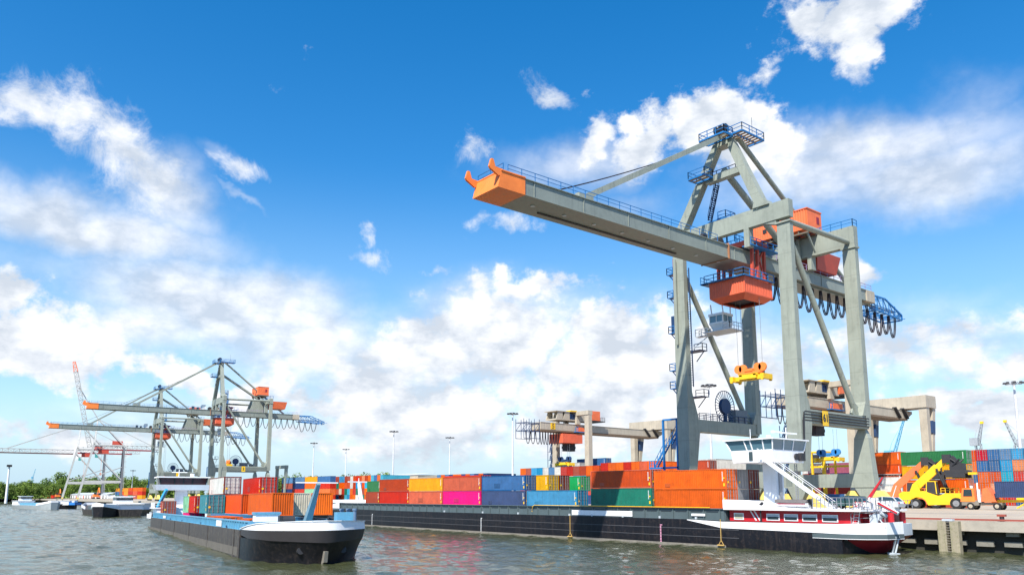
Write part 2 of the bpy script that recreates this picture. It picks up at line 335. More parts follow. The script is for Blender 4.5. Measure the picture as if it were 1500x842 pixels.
    def build(s, name, m, parent=None, label=None, smooth=True):
        o = bpy.data.objects.new(name, s.mesh(name, m, smooth)); col.objects.link(o)
        if parent: o.parent = parent
        if label: o['label'] = label
        return o
def link(name, me, parent=None, loc=None, rot=None):
    o = bpy.data.objects.new(name, me); col.objects.link(o)
    if parent: o.parent = parent
    if loc: o.location = loc
    if rot: o.rotation_euler = rot
    return o
def tag(o, label, cat, group=None):
    o['label'] = label; o['category'] = cat
    if group: o['group'] = group
    return o
def thing(name, label, cat, loc=(0, 0, 0), rz=0, group=None, rot=None):
    o = bpy.data.objects.new(name, None); col.objects.link(o); o.empty_display_size = 0.5
    o.location = loc; o.rotation_euler = rot or (0, 0, rz); return tag(o, label, cat, group)
def copy_tree(o, parent=None):
    c = o.copy(); col.objects.link(c); c.parent = parent
    for ch in o.children: copy_tree(ch, c)
    return c
def struct(o): o['kind'] = 'structure'; return o
def text_part(name, s, size, parent, loc, rot, m, depth=0.02):
    cu = bpy.data.curves.new(name, 'FONT'); cu.body = s; cu.size = size; cu.extrude = depth; cu.align_x = 'CENTER'; cu.align_y = 'CENTER'; cu.offset = 0.03 * size
    t = bpy.data.objects.new('tmp', cu); col.objects.link(t)
    me = bpy.data.meshes.new_from_object(t.evaluated_get(bpy.context.evaluated_depsgraph_get())); bpy.data.objects.remove(t)
    me.materials.clear(); me.materials.append(m)
    return link(name, me, parent, loc, rot)

# ------------------------------------------------------------------ setting
def gz(y): return 3.6 if y < 102 else min(4.2, 3.6 + (y - 102) * 0.6 / 40)
# water
mw = bpy.data.materials.new('harbour_water'); mw.use_nodes = True; t = mw.node_tree; b = t.nodes['Principled BSDF']
oc = N(t, 'ShaderNodeTexCoord').outputs['Object']
b.inputs['IOR'].default_value = 1.33; b.inputs['Specular IOR Level'].default_value = 0.5
murk = ramp(t, noise(t, oc, 0.05, 4, 0.6), [(0.3, (0.042, 0.050, 0.020)), (0.7, (0.070, 0.076, 0.038))]); t.links.new(murk, b.inputs['Base Color'])
b.inputs['Roughness'].default_value = 0.02
h2 = noise(t, mapping(t, oc, scale=(1, 1.7, 1), rot=(0, 0, R(28))), 1.6, 5, 0.6, 0.4)
h3 = noise(t, mapping(t, oc, scale=(1, 1.4, 1), rot=(0, 0, R(65))), 5.0, 4, 0.6, 0.3)
hh = M(t, 'MULTIPLY_ADD', h2, 0.26, M(t, 'MULTIPLY', h3, 0.07))
bn = N(t, 'ShaderNodeBump'); bn.inputs['Strength'].default_value = 1.0; bn.inputs['Distance'].default_value = 0.32
t.links.new(hh, bn.inputs['Height']); t.links.new(bn.outputs[0], b.inputs['Normal'])
import numpy as np
def water_mesh():
    X0, X1, Y0, Y1 = -560.0, 30.0, -10.0, 118.0
    xs = np.arange(X0, X1, 0.62); ys = np.arange(Y0, Y1, 0.62); gx, gy = np.meshgrid(xs, ys)
    rs = np.random.RandomState(4); z = np.zeros_like(gx)
    gust = 0.55 + 0.45 * np.sin(gx / 23 + 1.3 * np.sin(gy / 17)) * np.sin(gy / 19 + gx / 61 + 1.1 * np.sin(gx / 31))
    for i in range(46):
        lam = 1.45 * (6.0 / 1.45) ** rs.rand(); th = R(25) + rs.randn() * 0.75; k = 2 * math.pi / lam; ph = rs.rand() * 6.28
        w = (gx * math.cos(th) + gy * math.sin(th)) * k + ph + 0.8 * np.sin(gx * .11 + i) + 0.8 * np.cos(gy * .13 + i * 2)
        z += 0.0056 * lam ** 0.85 * (np.sin(w) + 0.25 * np.sin(2 * w))
    # wash along the barge under way
    dx_, dy_ = gx + 84.1, gy - 31.2; u_ = dx_ * .987 - dy_ * .158; v_ = dx_ * .158 + dy_ * .987
    ahead = np.clip(8 - u_, 0, None)
    for side_ in (-(v_ + .3), v_ - 11.7):
        q_ = side_ - ahead * .16
        z += 0.16 * np.exp(-(q_ / 2.2) ** 2) * np.cos(q_ * 2.6) * np.exp(-ahead / 42) * (u_ < 9) * (side_ > -.3)
    fr = np.hypot(np.clip(u_ - 9, 0, None), (v_ - 5.7) * .45); z += 0.15 * np.exp(-(fr / 2.6) ** 2) * np.cos(fr * 2.2) * (u_ > 9)
    e = np.clip(np.minimum(np.minimum(gx - X0, X1 - gx - .7), np.minimum(gy - Y0, Y1 - gy - .7)) / 6, 0, 1)
    z = z * (0.55 + 0.45 * gust) * e + 0.004
    z = np.where(e <= 0.001, -0.01, z)
    ny, nx = gx.shape; co = np.stack([gx, gy, z], -1).reshape(-1, 3)
    i0 = (np.arange(ny - 1)[:, None] * nx + np.arange(nx - 1)[None, :]).reshape(-1); f = np.stack([i0, i0 + 1, i0 + nx + 1, i0 + nx], 1)
    me = bpy.data.meshes.new('water'); me.vertices.add(len(co)); me.vertices.foreach_set('co', co.astype(np.float32).ravel())
    me.loops.add(f.size); me.loops.foreach_set('vertex_index', f.astype(np.int32).ravel()); me.polygons.add(len(f))
    me.polygons.foreach_set('loop_start', np.arange(0, f.size, 4, dtype=np.int32)); me.polygons.foreach_set('use_smooth', np.ones(len(f), dtype=bool))
    me.update(calc_edges=True); me.materials.append(mw); return me
struct(link('water', water_mesh()))
fw = MB()
for x0_, x1_, y0_, y1_ in ((-5000, -559.9, -5000, 5000), (29.4, 5000, -5000, 5000), (-559.9, 29.4, -5000, -9.9), (-559.9, 29.4, 117.3, 5000)): fw.quad((x0_, y0_, 0), (x1_, y0_, 0), (x1_, y1_, 0), (x0_, y1_, 0))
struct(fw.build('open_water', mw))
# land
APR = bpy.data.materials.new('quay_apron_concrete'); APR.use_nodes = True; t = APR.node_tree; b = t.nodes['Principled BSDF']
oc = N(t, 'ShaderNodeTexCoord').outputs['Object']
c = ramp(t, noise(t, oc, 0.08, 8, 0.65), [(0.3, (0.36, 0.30, 0.235)), (0.7, (0.47, 0.41, 0.33))])
c = mixc(t, ramp(t, noise(t, mapping(t, oc, scale=(0.12, 1, 1)), 0.9, 7, 0.6), [(0.5, (0, 0, 0)), (0.72, (0.55,) * 3)]), c, (0.22, 0.19, 0.16, 1))
c = mixc(t, ramp(t, noise(t, mapping(t, oc, scale=(0.03, 2.2, 1), rot=(0, 0, R(4))), 1.2, 6, 0.6), [(0.55, (0, 0, 0)), (0.66, (0.6,) * 3)]), c, (0.10, 0.09, 0.08, 1))
c = mixc(t, ramp(t, noise(t, oc, 0.9, 9, 0.75), [(0.60, (0, 0, 0)), (0.70, (0.5,) * 3)]), c, (0.12, 0.10, 0.08, 1))
t.links.new(c, b.inputs['Base Color']); b.inputs['Roughness'].default_value = 0.9
# quay line: straight by the moored barge, then bending slightly inland further along, ending at the basin head
QL = [(400, 99), (-190, 99), (-346, 111.5), (-449, 116), (-1000, 128), (-1050, -250), (-5000, -250)]
land = MB()
n_ = len(QL)
top = [V((x, y, 3.6)) for x, y in QL]
s1 = [V((400, 102, 3.6)), V((-190, 102, 3.6)), V((-346, 114.5, 3.6)), V((-449, 119, 3.6)), V((-1003, 131, 3.6)), V((-1053, -250, 3.6)), V((-5000, -253, 3.6))]
s2 = [V((400, 142, 4.2)), V((-190, 142, 4.2)), V((-346, 152, 4.2)), V((-449, 159, 4.2)), V((-1040, 170, 4.2)), V((-1090, -250, 4.2)), V((-5000, -260, 4.2))]
s3 = [V((x, 5000, 4.2)) for x in (400, -190, -346, -449, -1100, -2500, -5000)]
for A_, B_ in ((top, s1), (s1, s2), (s2, s3)):
    for i in range(n_ - 1): land.quad(A_[i + 1], A_[i], B_[i], B_[i + 1])
struct(land.build('quay_ground', APR, smooth=False))
wall = MB()
for (x0, y0), (x1, y1) in zip(QL[:4], QL[1:5]):
    d = V((x1 - x0, y1 - y0, 0)).normalized(); nn = V((d.y, -d.x, 0)); nn = nn if nn.y > 0 else -nn
    a, b_ = V((x0, y0, 0)), V((x1, y1, 0))
    for off0, off1, z0, z1 in ((0, 3, 2.45, 3.596),):
        wall.hexa([a + nn * off0 + V((0, 0, z0)), b_ + nn * off0 + V((0, 0, z0)), b_ + nn * off1 + V((0, 0, z0)), a + nn * off1 + V((0, 0, z0))],
                  [a + nn * off0 + V((0, 0, z1)), b_ + nn * off0 + V((0, 0, z1)), b_ + nn * off1 + V((0, 0, z1)), a + nn * off1 + V((0, 0, z1))])
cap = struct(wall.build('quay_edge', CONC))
wd = MB()
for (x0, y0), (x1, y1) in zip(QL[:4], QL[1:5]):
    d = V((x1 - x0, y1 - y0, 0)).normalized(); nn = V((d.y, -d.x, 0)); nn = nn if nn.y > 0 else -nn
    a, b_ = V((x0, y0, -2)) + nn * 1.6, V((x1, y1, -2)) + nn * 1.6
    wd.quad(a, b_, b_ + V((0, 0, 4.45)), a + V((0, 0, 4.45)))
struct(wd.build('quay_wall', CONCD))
pf = MB(); bl = MB()
k = 0
for i in range(60):
    x = -20 - i * 2.9
    bl.box(x - 0.9, x + 0.9, 99.9, 100.3, 0.75 + (i % 2) * .05, 1.35)
    if i % 2: bl.box(x - 0.6, x + 0.7, 99.75, 100.25, 1.95, 2.45)
struct(bl.build('quay_wall_blocks', CONCM))
bank = MB()   # grassy bank at the basin head
GRASS = mat('bank_grass', (0.16, 0.19, 0.045), 0.9, dirt=0.5, scale=0.3, bump=0.1)
bank.loft([[V((-462, -300, -.5)), V((-462, 52, -.5)), V((-505, 56, -.5)), V((-530, -300, -.5))], [V((-465, -300, 3.2)), V((-465, 49, 3.2)), V((-502, 53, 3.2)), V((-526, -300, 3.2))]])
struct(bank.build('grass_bank', GRASS, smooth=False))
# crane rails sunk in the quay
for yy in (102.5, 121.5):
    struct(MB().box(-190, 100, yy - 0.06, yy + 0.06, gz(yy) - 0.05, gz(yy) + 0.03).build('crane_rail', WIRE))
# guard beam along the quay edge
gb = MB().box(-180, 60, 99.15, 99.35, 3.66, 3.86)
tag(gb.build('kerb_beam', RAILRED), 'long low rust red steel kerb beam along the concrete quay edge', 'kerb')
bo = thing('bollard', 'dark rusty mooring bollard on the quay edge near the right border', 'bollard', (ony(1468, 762, 99.9).x, 99.9, 3.6))
MB().tube((0, 0, 0), (0, 0, 0.55), 0.24, 14).build('post', DARK, bo); MB().box(-.42, .42, -.26, .26, .55, .8).build('cap', RAILRED, bo)
lx0, lx1 = ony(1374, 785, 98.2).x, ony(1405, 785, 98.2).x
ld = thing('quay_ladder', 'mossy weathered timber fender with iron ladder on the quay face', 'ladder', ((lx0 + lx1) / 2, 98.2, 0))
hw = (lx1 - lx0) / 2
for sx in (-1, 1): MB().box(sx * hw - (0.95 if sx > 0 else 0), sx * hw + (0.95 if sx < 0 else 0), 0, 0.78, -0.6, 3.55).build('fender_post', MOSS, ld)
l_ = MB()
for i in range(13): l_.beam((-.34, 0.1, -0.2 + i * 0.3), (.34, 0.1, -0.2 + i * 0.3), 0.07)
for sx in (-1, 1): l_.beam((sx * .34, 0.1, -0.5), (sx * .34, 0.1, 3.9), 0.09)
l_.build('ladder', WATERB, ld); MB().box(-hw * .5, hw * .5, -0.02, 0.6, 3.56, 3.8).build('head_plate', PALEG, ld)

# ------------------------------------------------------------------ containers
cmesh = {}
def rib_profile(L, pitch=0.30, d=0.05):
    n = int((L - 0.36) / pitch); p = (L - 0.36) / n; x = -L / 2 + 0.18; out = [(x, 0)]
    for i in range(n):
        out += [(x + p * 0.25, 0), (x + p * 0.42, d), (x + p * 0.75, d), (x + p * 0.92, 0)]; x += p
    out.append((L / 2 - 0.18, 0)); return out
def container_meshes(L, Hc):
    key = (L, Hc)
    if key in cmesh: return cmesh[key]
    W = 2.44; b = MB(); pr = rib_profile(L)
    for sy in (-1, 1):
        n = len(pr); vs = [(x, sy * (W / 2 - 0.02 - d), z) for z in (0.14, Hc - 0.10) for x, d in pr]
        b.add(vs, [((i, i + 1, n + i + 1, n + i) if sy < 0 else (n + i, n + i + 1, i + 1, i)) for i in range(n - 1)])
    b.box(-L / 2 + 0.05, L / 2 - 0.12, -W / 2 + 0.05, W / 2 - 0.05, 0.15, 0.2)
    # corrugated front end and roof
    pe = rib_profile(W, 0.25, 0.05); n = len(pe)
    vs = [(-L / 2 + 0.03 + d, y, z) for z in (0.14, Hc - 0.10) for y, d in pe]
    b.add(vs, [(n + i, n + i + 1, i + 1, i) for i in range(n - 1)])
    n = len(pr); vs = [(x, y, Hc - 0.03 - d * 0.5) for y in (-W / 2 + .08, W / 2 - .08) for x, d in pr]
    b.add(vs, [(i, i + 1, n + i + 1, n + i) for i in range(n - 1)])
    f = MB()
    for sx in (-1, 1):
        for sy in (-1, 1):
            x0 = sx * L / 2; y0 = sy * W / 2
            f.box(min(x0, x0 - sx * .16), max(x0, x0 - sx * .16), min(y0, y0 - sy * .16), max(y0, y0 - sy * .16), 0.12, Hc - 0.12)
            for z0, z1 in ((0, .12), (Hc - .12, Hc)):
                f.box(min(x0, x0 - sx * .18), max(x0, x0 - sx * .18), min(y0, y0 - sy * .17), max(y0, y0 - sy * .17), z0, z1)
    for sy in (-1, 1):
        for z0, z1 in ((0.02, .14), (Hc - .10, Hc - .01)):
            y0 = sy * W / 2; f.box(-L / 2 + .18, L / 2 - .18, min(y0 - sy * .005, y0 - sy * .07), max(y0 - sy * .005, y0 - sy * .07), z0, z1)
    for sx in (-1, 1):
        for z0, z1 in ((0.02, .14), (Hc - .10, Hc - .01)):
            x0 = sx * L / 2; f.box(min(x0 - sx * .005, x0 - sx * .1), max(x0 - sx * .005, x0 - sx * .1), -W / 2 + .17, W / 2 - .17, z0, z1)
    d = MB()
    for sy in (-1, 1): 
        y0, y1 = (0.01, W / 2 - .17) if sy > 0 else (-W / 2 + .17, -.01)
        d.box(L / 2 - .09, L / 2 - .05, y0, y1, .15, Hc - .11)
        for z in (.55, 1.05, 1.55, 2.05): d.box(L / 2 - .05, L / 2 - .025, y0 + .06, y1 - .06, z, z + .2)
    lb = MB()
    for y in (-.85, -.35, .35, .85):
        lb.beam((L / 2 - 0.0, y, .1), (L / 2 - 0.0, y, Hc - .08), .06)
        for z in (.25, 1.1, 2.2): lb.box(L / 2 - .02, L / 2 + .03, y - .1, y + .1, z, z + .09)
    mk = MB()
    for sy in (-1,):
        y = sy * (W / 2 + .004)
        for i in range(9): mk.box(L / 2 - .62, L / 2 - .48, y, y + .02, Hc - .45 - i * .14, Hc - .36 - i * .14)
    tmp = mat('object_slot', (0.5, 0.5, 0.5), 0.5)
    cmesh[key] = [b.mesh('container_body', tmp, False), f.mesh('container_frame', tmp, False), d.mesh('container_door', tmp, False), lb.mesh('container_lock_bars', WIRE, False), mk.mesh('container_marking', WHITE, False)]
    st = [MB().box(L / 2 - .45, L / 2 - .2, -W / 2 - .012, -W / 2 + .02, .35, .75), MB().box(L / 2 - .42, L / 2 - .22, -W / 2 - .012, -W / 2 + .02, 1.3, 1.5), MB().box(L / 2 + .031, L / 2 + .04, -.95, -.68, .75, 1.02)]
    cmesh[key].append([q_.mesh('container_sticker', YELLOW, False) for q_ in st])
    cmesh[key].append([MB().box(x_, x_ + w_, -W / 2 - .006, -W / 2 + .03, z_, z_ + h_).mesh('container_patch', tmp, False) for x_, w_, z_, h_ in ((-L * .2, L * .14, .5, .75), (L * .1, L * .11, 1.4, .5), (-L * .34, L * .08, .3, .5))])
    o = MB(); o.v = list(b.v); o.f = list(b.f); o.add(f.v, f.f); o.add(d.v, d.f)
    cmesh[(L, Hc, 'far')] = [o.mesh('container', tmp, False)]
    return cmesh[key]
def setm(o, m):
    o.material_slots[0].link = 'OBJECT'; o.material_slots[0].material = m
used_labels = {}
ccount = 0
def container(loc, rz, color, label, group=None, L=12.19, H=2.59, parts=True, frame=None, marks=True, rot=None, sticker=False):
    """loc is the centre of the bottom"""
    global ccount
    ccount += 1
    ms = container_meshes(L, H)
    if not parts:
        o = link('container', cmesh[(L, H, 'far')][0], None, loc, rot or (0, 0, rz)); setm(o, cmat(color)); return tag(o, label, 'container', group)
    r = thing('container', label, 'container', loc, rz, group, rot)
    for nm, me in zip(('body', 'frame', 'door'), ms[:3]):
        o = link(nm, me, r); setm(o, frame if (nm == 'frame' and frame) else cmat(color))
        if nm == 'door': link('lock_bars', ms[3], o)
    if marks: link('marking', ms[4], r)
    if sticker:
        for q_ in ms[5]: link('sticker', q_, r)
        if ccount % 3 != 1: o = link('patch', ms[6][ccount % 3 if ccount % 3 < 3 else 0], r); setm(o, mat('patch_%s_paint' % color, tuple(v_ * .55 for v_ in PAL[color]), .6, dirt=.4, scale=1.5))
    return r

def cname(c): return {'skyblue': 'sky blue', 'bright_green': 'bright green', 'teal_blue': 'teal blue', 'mint': 'pale green', 'steel': 'steel blue', 'slate': 'slate blue', 'tangerine': 'vivid orange'}.get(c, c)
ORD = ['first', 'second', 'third', 'fourth', 'fifth', 'sixth', 'seventh', 'eighth', 'ninth', 'tenth', 'eleventh', 'twelfth', 'thirteenth', 'fourteenth', 'fifteenth', 'sixteenth', 'seventeenth', 'eighteenth', 'nineteenth', 'twentieth']
def block(x0, y0, z0, ncol, cols, where, axis='Y', group=None, L=12.19, H=2.6, parts=False, step=None, top_word='from the ground', Hs=None, skip_below=0):
    """stacks side by side along +X. axis='Y': ends face the water; axis='X': long sides face it. cols = list of columns, each bottom to top."""
    st = step or (2.52 if axis == 'Y' else L + 0.35)
    for i, column in enumerate(cols):
        for k, c in enumerate(column):
            if c is None: continue
            if axis == 'Y': loc = (x0 + (i + .5) * st, y0 + L / 2, z0 + k * H); rz = -math.pi / 2
            else: loc = (x0 + (i + .5) * st, y0 + 1.22, z0 + k * H); rz = 0
            lab = '%s container, %s tier, %s stack from left, %s' % (cname(c), ORD[k], ORD[i], where)
            container(loc, rz, c, lab, group, L, 2.59, parts)

# ------------------------------------------------------------------ ship-to-shore crane
def crane(loc, yaw, label, group, hx=9.9, g=19.0, zt=50.0, zb=44.3, rear=41.5, tip=48.5, za=63.3, sign='61', main=True):
    root = thing('quay_crane', label, 'crane', (loc[0], loc[1], 3.6), yaw, group)
    Z = lambda z: z - 3.6
    zl = Z(zt); ztop = Z(zt)
    zs0, zs1 = Z(16.8), Z(18.8)
    # portal legs
    for sx in (-1, 1):
        x = sx * hx
        # seaside leg: straight column with inward haunch at the portal beam, carried down to the rail beam
        a = 1.15; m = MB()
        m.hexa([(x - a, -.65, Z(19.5)), (x + a, -.65, Z(19.5)), (x + a, .6, Z(19.5)), (x - a, .6, Z(19.5))], [(x - a * .93, -.5, Z(46.6)), (x + a * .93, -.5, Z(46.6)), (x + a * .93, .4, Z(46.6)), (x - a * .93, .4, Z(46.6))])
        a -= .006; lo = [(x - a, -.65, zs0), (x + a, -.65, zs0), (x + a, 2.3, zs0), (x - a, 2.3, zs0)]
        mid = [(x - a, -.65, Z(19.5)), (x + a, -.65, Z(19.5)), (x + a, 1.9, Z(19.5)), (x - a, 1.9, Z(19.5))]
        m.hexa(lo, mid)
        a2 = a * .985; m.hexa([(x - a2, -.5, Z(19.49)), (x + a2, -.5, Z(19.49)), (x + a2, 1.9, Z(19.5)), (x - a2, 1.9, Z(19.5))], [(x - a2 * .975, -.5, Z(23.5)), (x + a2 * .975, -.5, Z(23.5)), (x + a2 * .975, .5, Z(23.5)), (x - a2 * .975, .5, Z(23.5))])
        m.hexa([(x - a * .95, -.6, Z(9.9)), (x + a * .95, -.6, Z(9.9)), (x + a * .95, 1.2, Z(9.9)), (x - a * .95, 1.2, Z(9.9))], lo)
        m.prism([(x - 1.6, -.7, Z(7.7)), (x + 1.6, -.7, Z(7.7)), (x + .45, -.7, Z(5.4)), (x - .45, -.7, Z(5.4))], (0, 1.4, 0))
        m.box(x - 1.25, x + 1.25, -.72, .66, Z(46.5), Z(46.75))
        m.build('leg', GREY, root)
        # landside leg: upper column, pinned on a widening foot
        m = MB(); a = 1.15
        m.hexa([(x - a, g - .7, Z(17.2)), (x + a, g - .7, Z(17.2)), (x + a, g + .7, Z(17.2)), (x - a, g + .7, Z(17.2))], [(x - a * .93, g - .5, Z(46.3)), (x + a * .93, g - .5, Z(46.3)), (x + a * .93, g + .5, Z(46.3)), (x - a * .93, g + .5, Z(46.3))])
        a *= .985; m.hexa([(x - a, g - 1.8, zs1 + .02), (x + a, g - 1.8, zs1 + .02), (x + a, g, zs1 + .02), (x - a, g, zs1 + .02)], [(x - a, g - .55, Z(21.3)), (x + a, g - .55, Z(21.3)), (x + a, g, Z(21.3)), (x - a, g, Z(21.3))])
        m.box(x - 1.25, x + 1.25, g - .72, g + .72, Z(46.3), Z(46.6))
        m.build('leg', GREY, root)
        m = MB()
        m.hexa([(x - 1.75, g - .8, Z(7.75)), (x + 1.75, g - .8, Z(7.75)), (x + 1.75, g + .8, Z(7.75)), (x - 1.75, g + .8, Z(7.75))], [(x - 1.15, g - .65, Z(15.4)), (x + 1.15, g - .65, Z(15.4)), (x + 1.15, g + .65, Z(15.4)), (x - 1.15, g + .65, Z(15.4))])
        m.hexa([(x - 1.15, g - .65, Z(15.4)), (x + 1.15, g - .65, Z(15.4)), (x + 1.15, g + .65, Z(15.4)), (x - 1.15, g + .65, Z(15.4))], [(x - .5, g - .4, Z(16.9)), (x + .5, g - .4, Z(16.9)), (x + .5, g + .4, Z(16.9)), (x - .5, g + .4, Z(16.9))])
        m.prism([(x - 1.6, g - .7, Z(7.75)), (x + 1.6, g - .7, Z(7.75)), (x + .45, g - .7, Z(5.9)), (x - .45, g - .7, Z(5.9))], (0, 1.4, 0))
        m.build('leg_foot', GREY, root)
        # portal beam from sea to land
        m = MB().box(x - 1.0, x + 1.0, 1.95, g + (.2), zs0, zs1)
        if sx > 0 or True:
            m2 = MB()
            for q in range(4): m2.path([(x + 1.12, -.2, Z(11.5)), (x + 1.22, -.2 + q * .12, Z(17.1) + q * .38), (x + 1.12, .6, Z(17.15) + q * .42), (x + 1.12, g, Z(17.15) + q * .42)], .09, 5)
        m.build('portal_beam', GREY, root)
        if sx > 0: m2.build('cable_tray', DARK if main else GREY2, root)
        # diagonal braces
        bz = Z(44.5 if sx > 0 else 43.2)
        m = MB().tube((x, .9, bz), (x, g - 1.6, Z(18.9)), .45, 14); m.beam((x, g - 2.6, Z(18.9)), (x, g - 1.6, Z(20.6)), .3, 1.4)
        m.build('diagonal_brace', GREY, root)
        MB().tube((x, .8, Z(47.1)), (x, g - .7, Z(47.4)), .42, 12).build('top_tie', GREY, root)
    # rail-side sill beams and bogies
    for y, zp in ((0.0, 5.4), (g, 5.9)):
        MB().box(-hx + 1.6, hx - 1.6, y - .75, y + .75, Z(7.76), Z(9.9)).build('sill_beam', GREY, root)
        for sx in (-1, 1):
            x = sx * hx; z0 = gz(loc[1] + y) - 3.6
            m = MB().prism([(x - 4.6, y - .55, z0 + .8), (x - 4.2, y - .55, z0 + 1.6), (x - 2.6, y - .55, Z(zp) + 1.35), (x - 1.75, y - .55, Z(zp) + 1.35), (x - .6, y - .55, Z(zp) - .3), (x + .6, y - .55, Z(zp) - .3), (x + 1.75, y - .55, Z(zp) + 1.35), (x + 2.6, y - .55, Z(zp) + 1.35), (x + 4.2, y - .55, z0 + 1.6), (x + 4.6, y - .55, z0 + .8)], (0, 1.1, 0))
            bg_ = m.build('bogie', YELLOW2, root)
            w = MB()
            for k in range(6): xx = x - 3.9 + k * 1.56; w.tube((xx, y - .35, z0 + .42), (xx, y + .35, z0 + .42), .4, 14)
            w.build('wheels', DARK, bg_)
    # top cross beams over the boom
    zc0 = Z(zt - 2.7)
    m = MB().box(-hx - 1.12, hx + 1.12, -.6, .55, zc0 + .001, ztop)
    for sx in (-1, 1):
        xa = sx * (hx - 1.15); m.prism([(xa, -.48, zc0 + .01), (xa - sx * 2.4, -.48, zc0 + .01), (xa, -.48, zc0 - .75)], (0, .9, 0))
        m.box(sx * 3.6 - .45, sx * 3.6 + .45, -.6, .6, Z(zb) + .02, zc0 + .01)
    m.build('cross_beam', GREY, root)
    m = MB().box(-hx - 1.12, hx + 1.12, g - .62, g + .62, Z(46.61), ztop)
    m.box(-3.4, -2.7, g - .7, g + .7, Z(zb) + .02, Z(46.6)); m.box(2.7, 3.4, g - .7, g + .7, Z(zb) + .02, Z(46.6))
    m.build('cross_beam', GREY, root)
    MB().rail([(1.5, g - .7, ztop), (hx + 1.05, g - .7, ztop), (hx + 1.05, g + .7, ztop)], 1.1, 1.6, .05).build('railing', BLUEP, root)
    # boom and girder
    z1 = Z(zb); z0 = z1 - 2.0; hw = 2.5
    ty = -tip + 4.2
    def girder(ya, yb):
        m = MB(); m.box(-hw + .12, hw - .12, ya, yb, z0, z1 - .1)
        m.box(-hw - .06, hw + .06, ya, yb, z1 - .099, z1); m.box(-hw + .0, hw - .0, ya, yb, z0 - .1, z0 - .001)
        y = ya + 1.5
        while y < yb: m.box(hw - .119, hw - .03, y - .05, y + .05, z0 + .002, z1 - .102); m.box(-hw + .03, -hw + .119, y - .05, y + .05, z0 + .002, z1 - .102); y += 8.4
        return m
    girder(ty, -3.9).build('boom', GREY2, root)
    girder(-3.7, rear - 3).build('girder', GREY2, root)
    m = MB(); m.box(-hw - .1, hw + .1, rear - 2.99, rear, z0 - .12, z1 + .02); m.build('girder_end', SANDC, root)
    m = MB()
    for i in range(8): y = ty + 3 + i * 5.4; m.tube((0.3, y, z0 - .2), (0.3, y, z0 - .101), .28, 10)
    m.build('under_boom_lights', PALEG, root)
    MB().box(-1.2, -.9, ty + 5, -12, z0 - .25, z0 - .101).build('rack', DARK, root)
    MB().box(-hw - .15, hw + .15, -3.89, -3.71, z0 - .2, z1 + .25).build('boom_hinge', mat('hinge_rust', (.35, .16, .08), .7), root)
    # orange boom head with two horns
    m = MB().hexa([(-hw, -tip, z0 - .1), (hw, -tip, z0 - .1), (hw, ty - .01, z0 - .1), (-hw, ty - .01, z0 - .1)], [(-hw, -tip + .5, z1), (hw, -tip + .5, z1), (hw, ty - .01, z1), (-hw, ty - .01, z1)])
    m.box(-hw - .1, hw + .1, -tip + .45, ty - .01, z1 + .001, z1 + .15)
    m.build('boom_head', ORANGE, root)
    for sx in (-1, 1):
        x = sx * (hw - .15)
        MB().prism([(x - .14, -tip + 1.9, z1 + .16), (x - .14, -tip + .15, z1 - .7), (x - .14, -tip - 1.1, z1 - .1), (x - .14, -tip - 1.25, z1 + .15), (x - .14, -tip - .95, z1 + 1.15), (x - .14, -tip - .65, z1 + 1.15), (x - .14, -tip - .35, z1 + .3)], (.28, 0, 0)).build('boom_horn', ORANGE, root)
    m = MB()
    for sx in (-1, 1):
        m.rail([(sx * hw, -tip + 1.5, z1 + .02), (sx * hw, -6.5, z1 + .02)], 1.0, 2.1, .035)
    m.rail([(-hw, -tip + .8, z1 + .02), (hw, -tip + .8, z1 + .02)], 1.0, 2.4, .04)
    m.build('boom_railing', BLUEP, root)
    m = MB().rail([(hw, 7, z1 + .02), (hw, rear - 1, z1 + .02)], 1.0, 2.1, .035); m.rail([(-hw, 7, z1 + .02), (-hw, rear - 1, z1 + .02)], 1.0, 2.1, .035)
    m.build('girder_railing', mat('railing_mauve', (.3, .22, .4), .6), root)
    # rear blue truss
    m = MB(); e = rear + 12; r = .13
    for sx in (-1, 1):
        x = sx * 1.9
        m.beam((x, rear, z1 - .3), (x, rear + 5.5, z1 - .3), 2 * r); m.beam((x, rear + 5.5, z1 - .3), (x, e, z0 - .6), 2 * r); m.beam((x, rear, z0 - .9), (x, e - 1, z0 - 1.9 + .4), 2 * r)
        m.beam((x, e, z0 - .6), (x, e, z0 - 1.6), 2 * r)
        for i in range(5):
            ya = rear + i * 2.3; m.beam((x, ya, z1 - .3 if i < 3 else z1 - .3 - (ya - rear - 5.5) * .25), (x, ya + 1.9, z0 - 1.0), r); m.beam((x, ya, z0 - 1.0), (x, ya, z1 - .35 if i < 3 else z1 - .6 - (ya - rear - 5.5) * .25), r)
    for i in range(6): ya = rear + i * 2.3; m.beam((-1.9, ya, z0 - 1.0), (1.9, ya, z0 - 1.0), r); m.beam((-1.9, ya, z0 - 1.0), (1.9, ya + 2.0, z0 - 1.1), r)
    for i in range(3): ya = rear + i * 2.3; m.beam((-1.9, ya, z1 - .3), (1.9, ya, z1 - .3), r); m.beam((-1.9, ya, z1 - .3), (1.9, ya + 2, z1 - .3), r)
    m.rail([(1.9, rear, z0 - 1.0), (1.9, e - 1, z0 - 1.3)], 1.0, 1.6, .05); m.rail([(-1.9, rear, z0 - 1.0), (-1.9, e - 1, z0 - 1.3)], 1.0, 1.6, .05)
    m.beam((-1.9, e, z0 - .6), (1.9, e, z0 - .6), 2 * r); m.beam((-1.9, e, z0 - 1.6), (1.9, e, z0 - 1.6), 2 * r)
    m.build('rear_truss', BLUEP, root)
    # festoon cables
    y = 8.0; k = 0
    ends = [8.0 + i * 2.75 for i in range(18) if 8.0 + i * 2.75 < rear + 8.6]
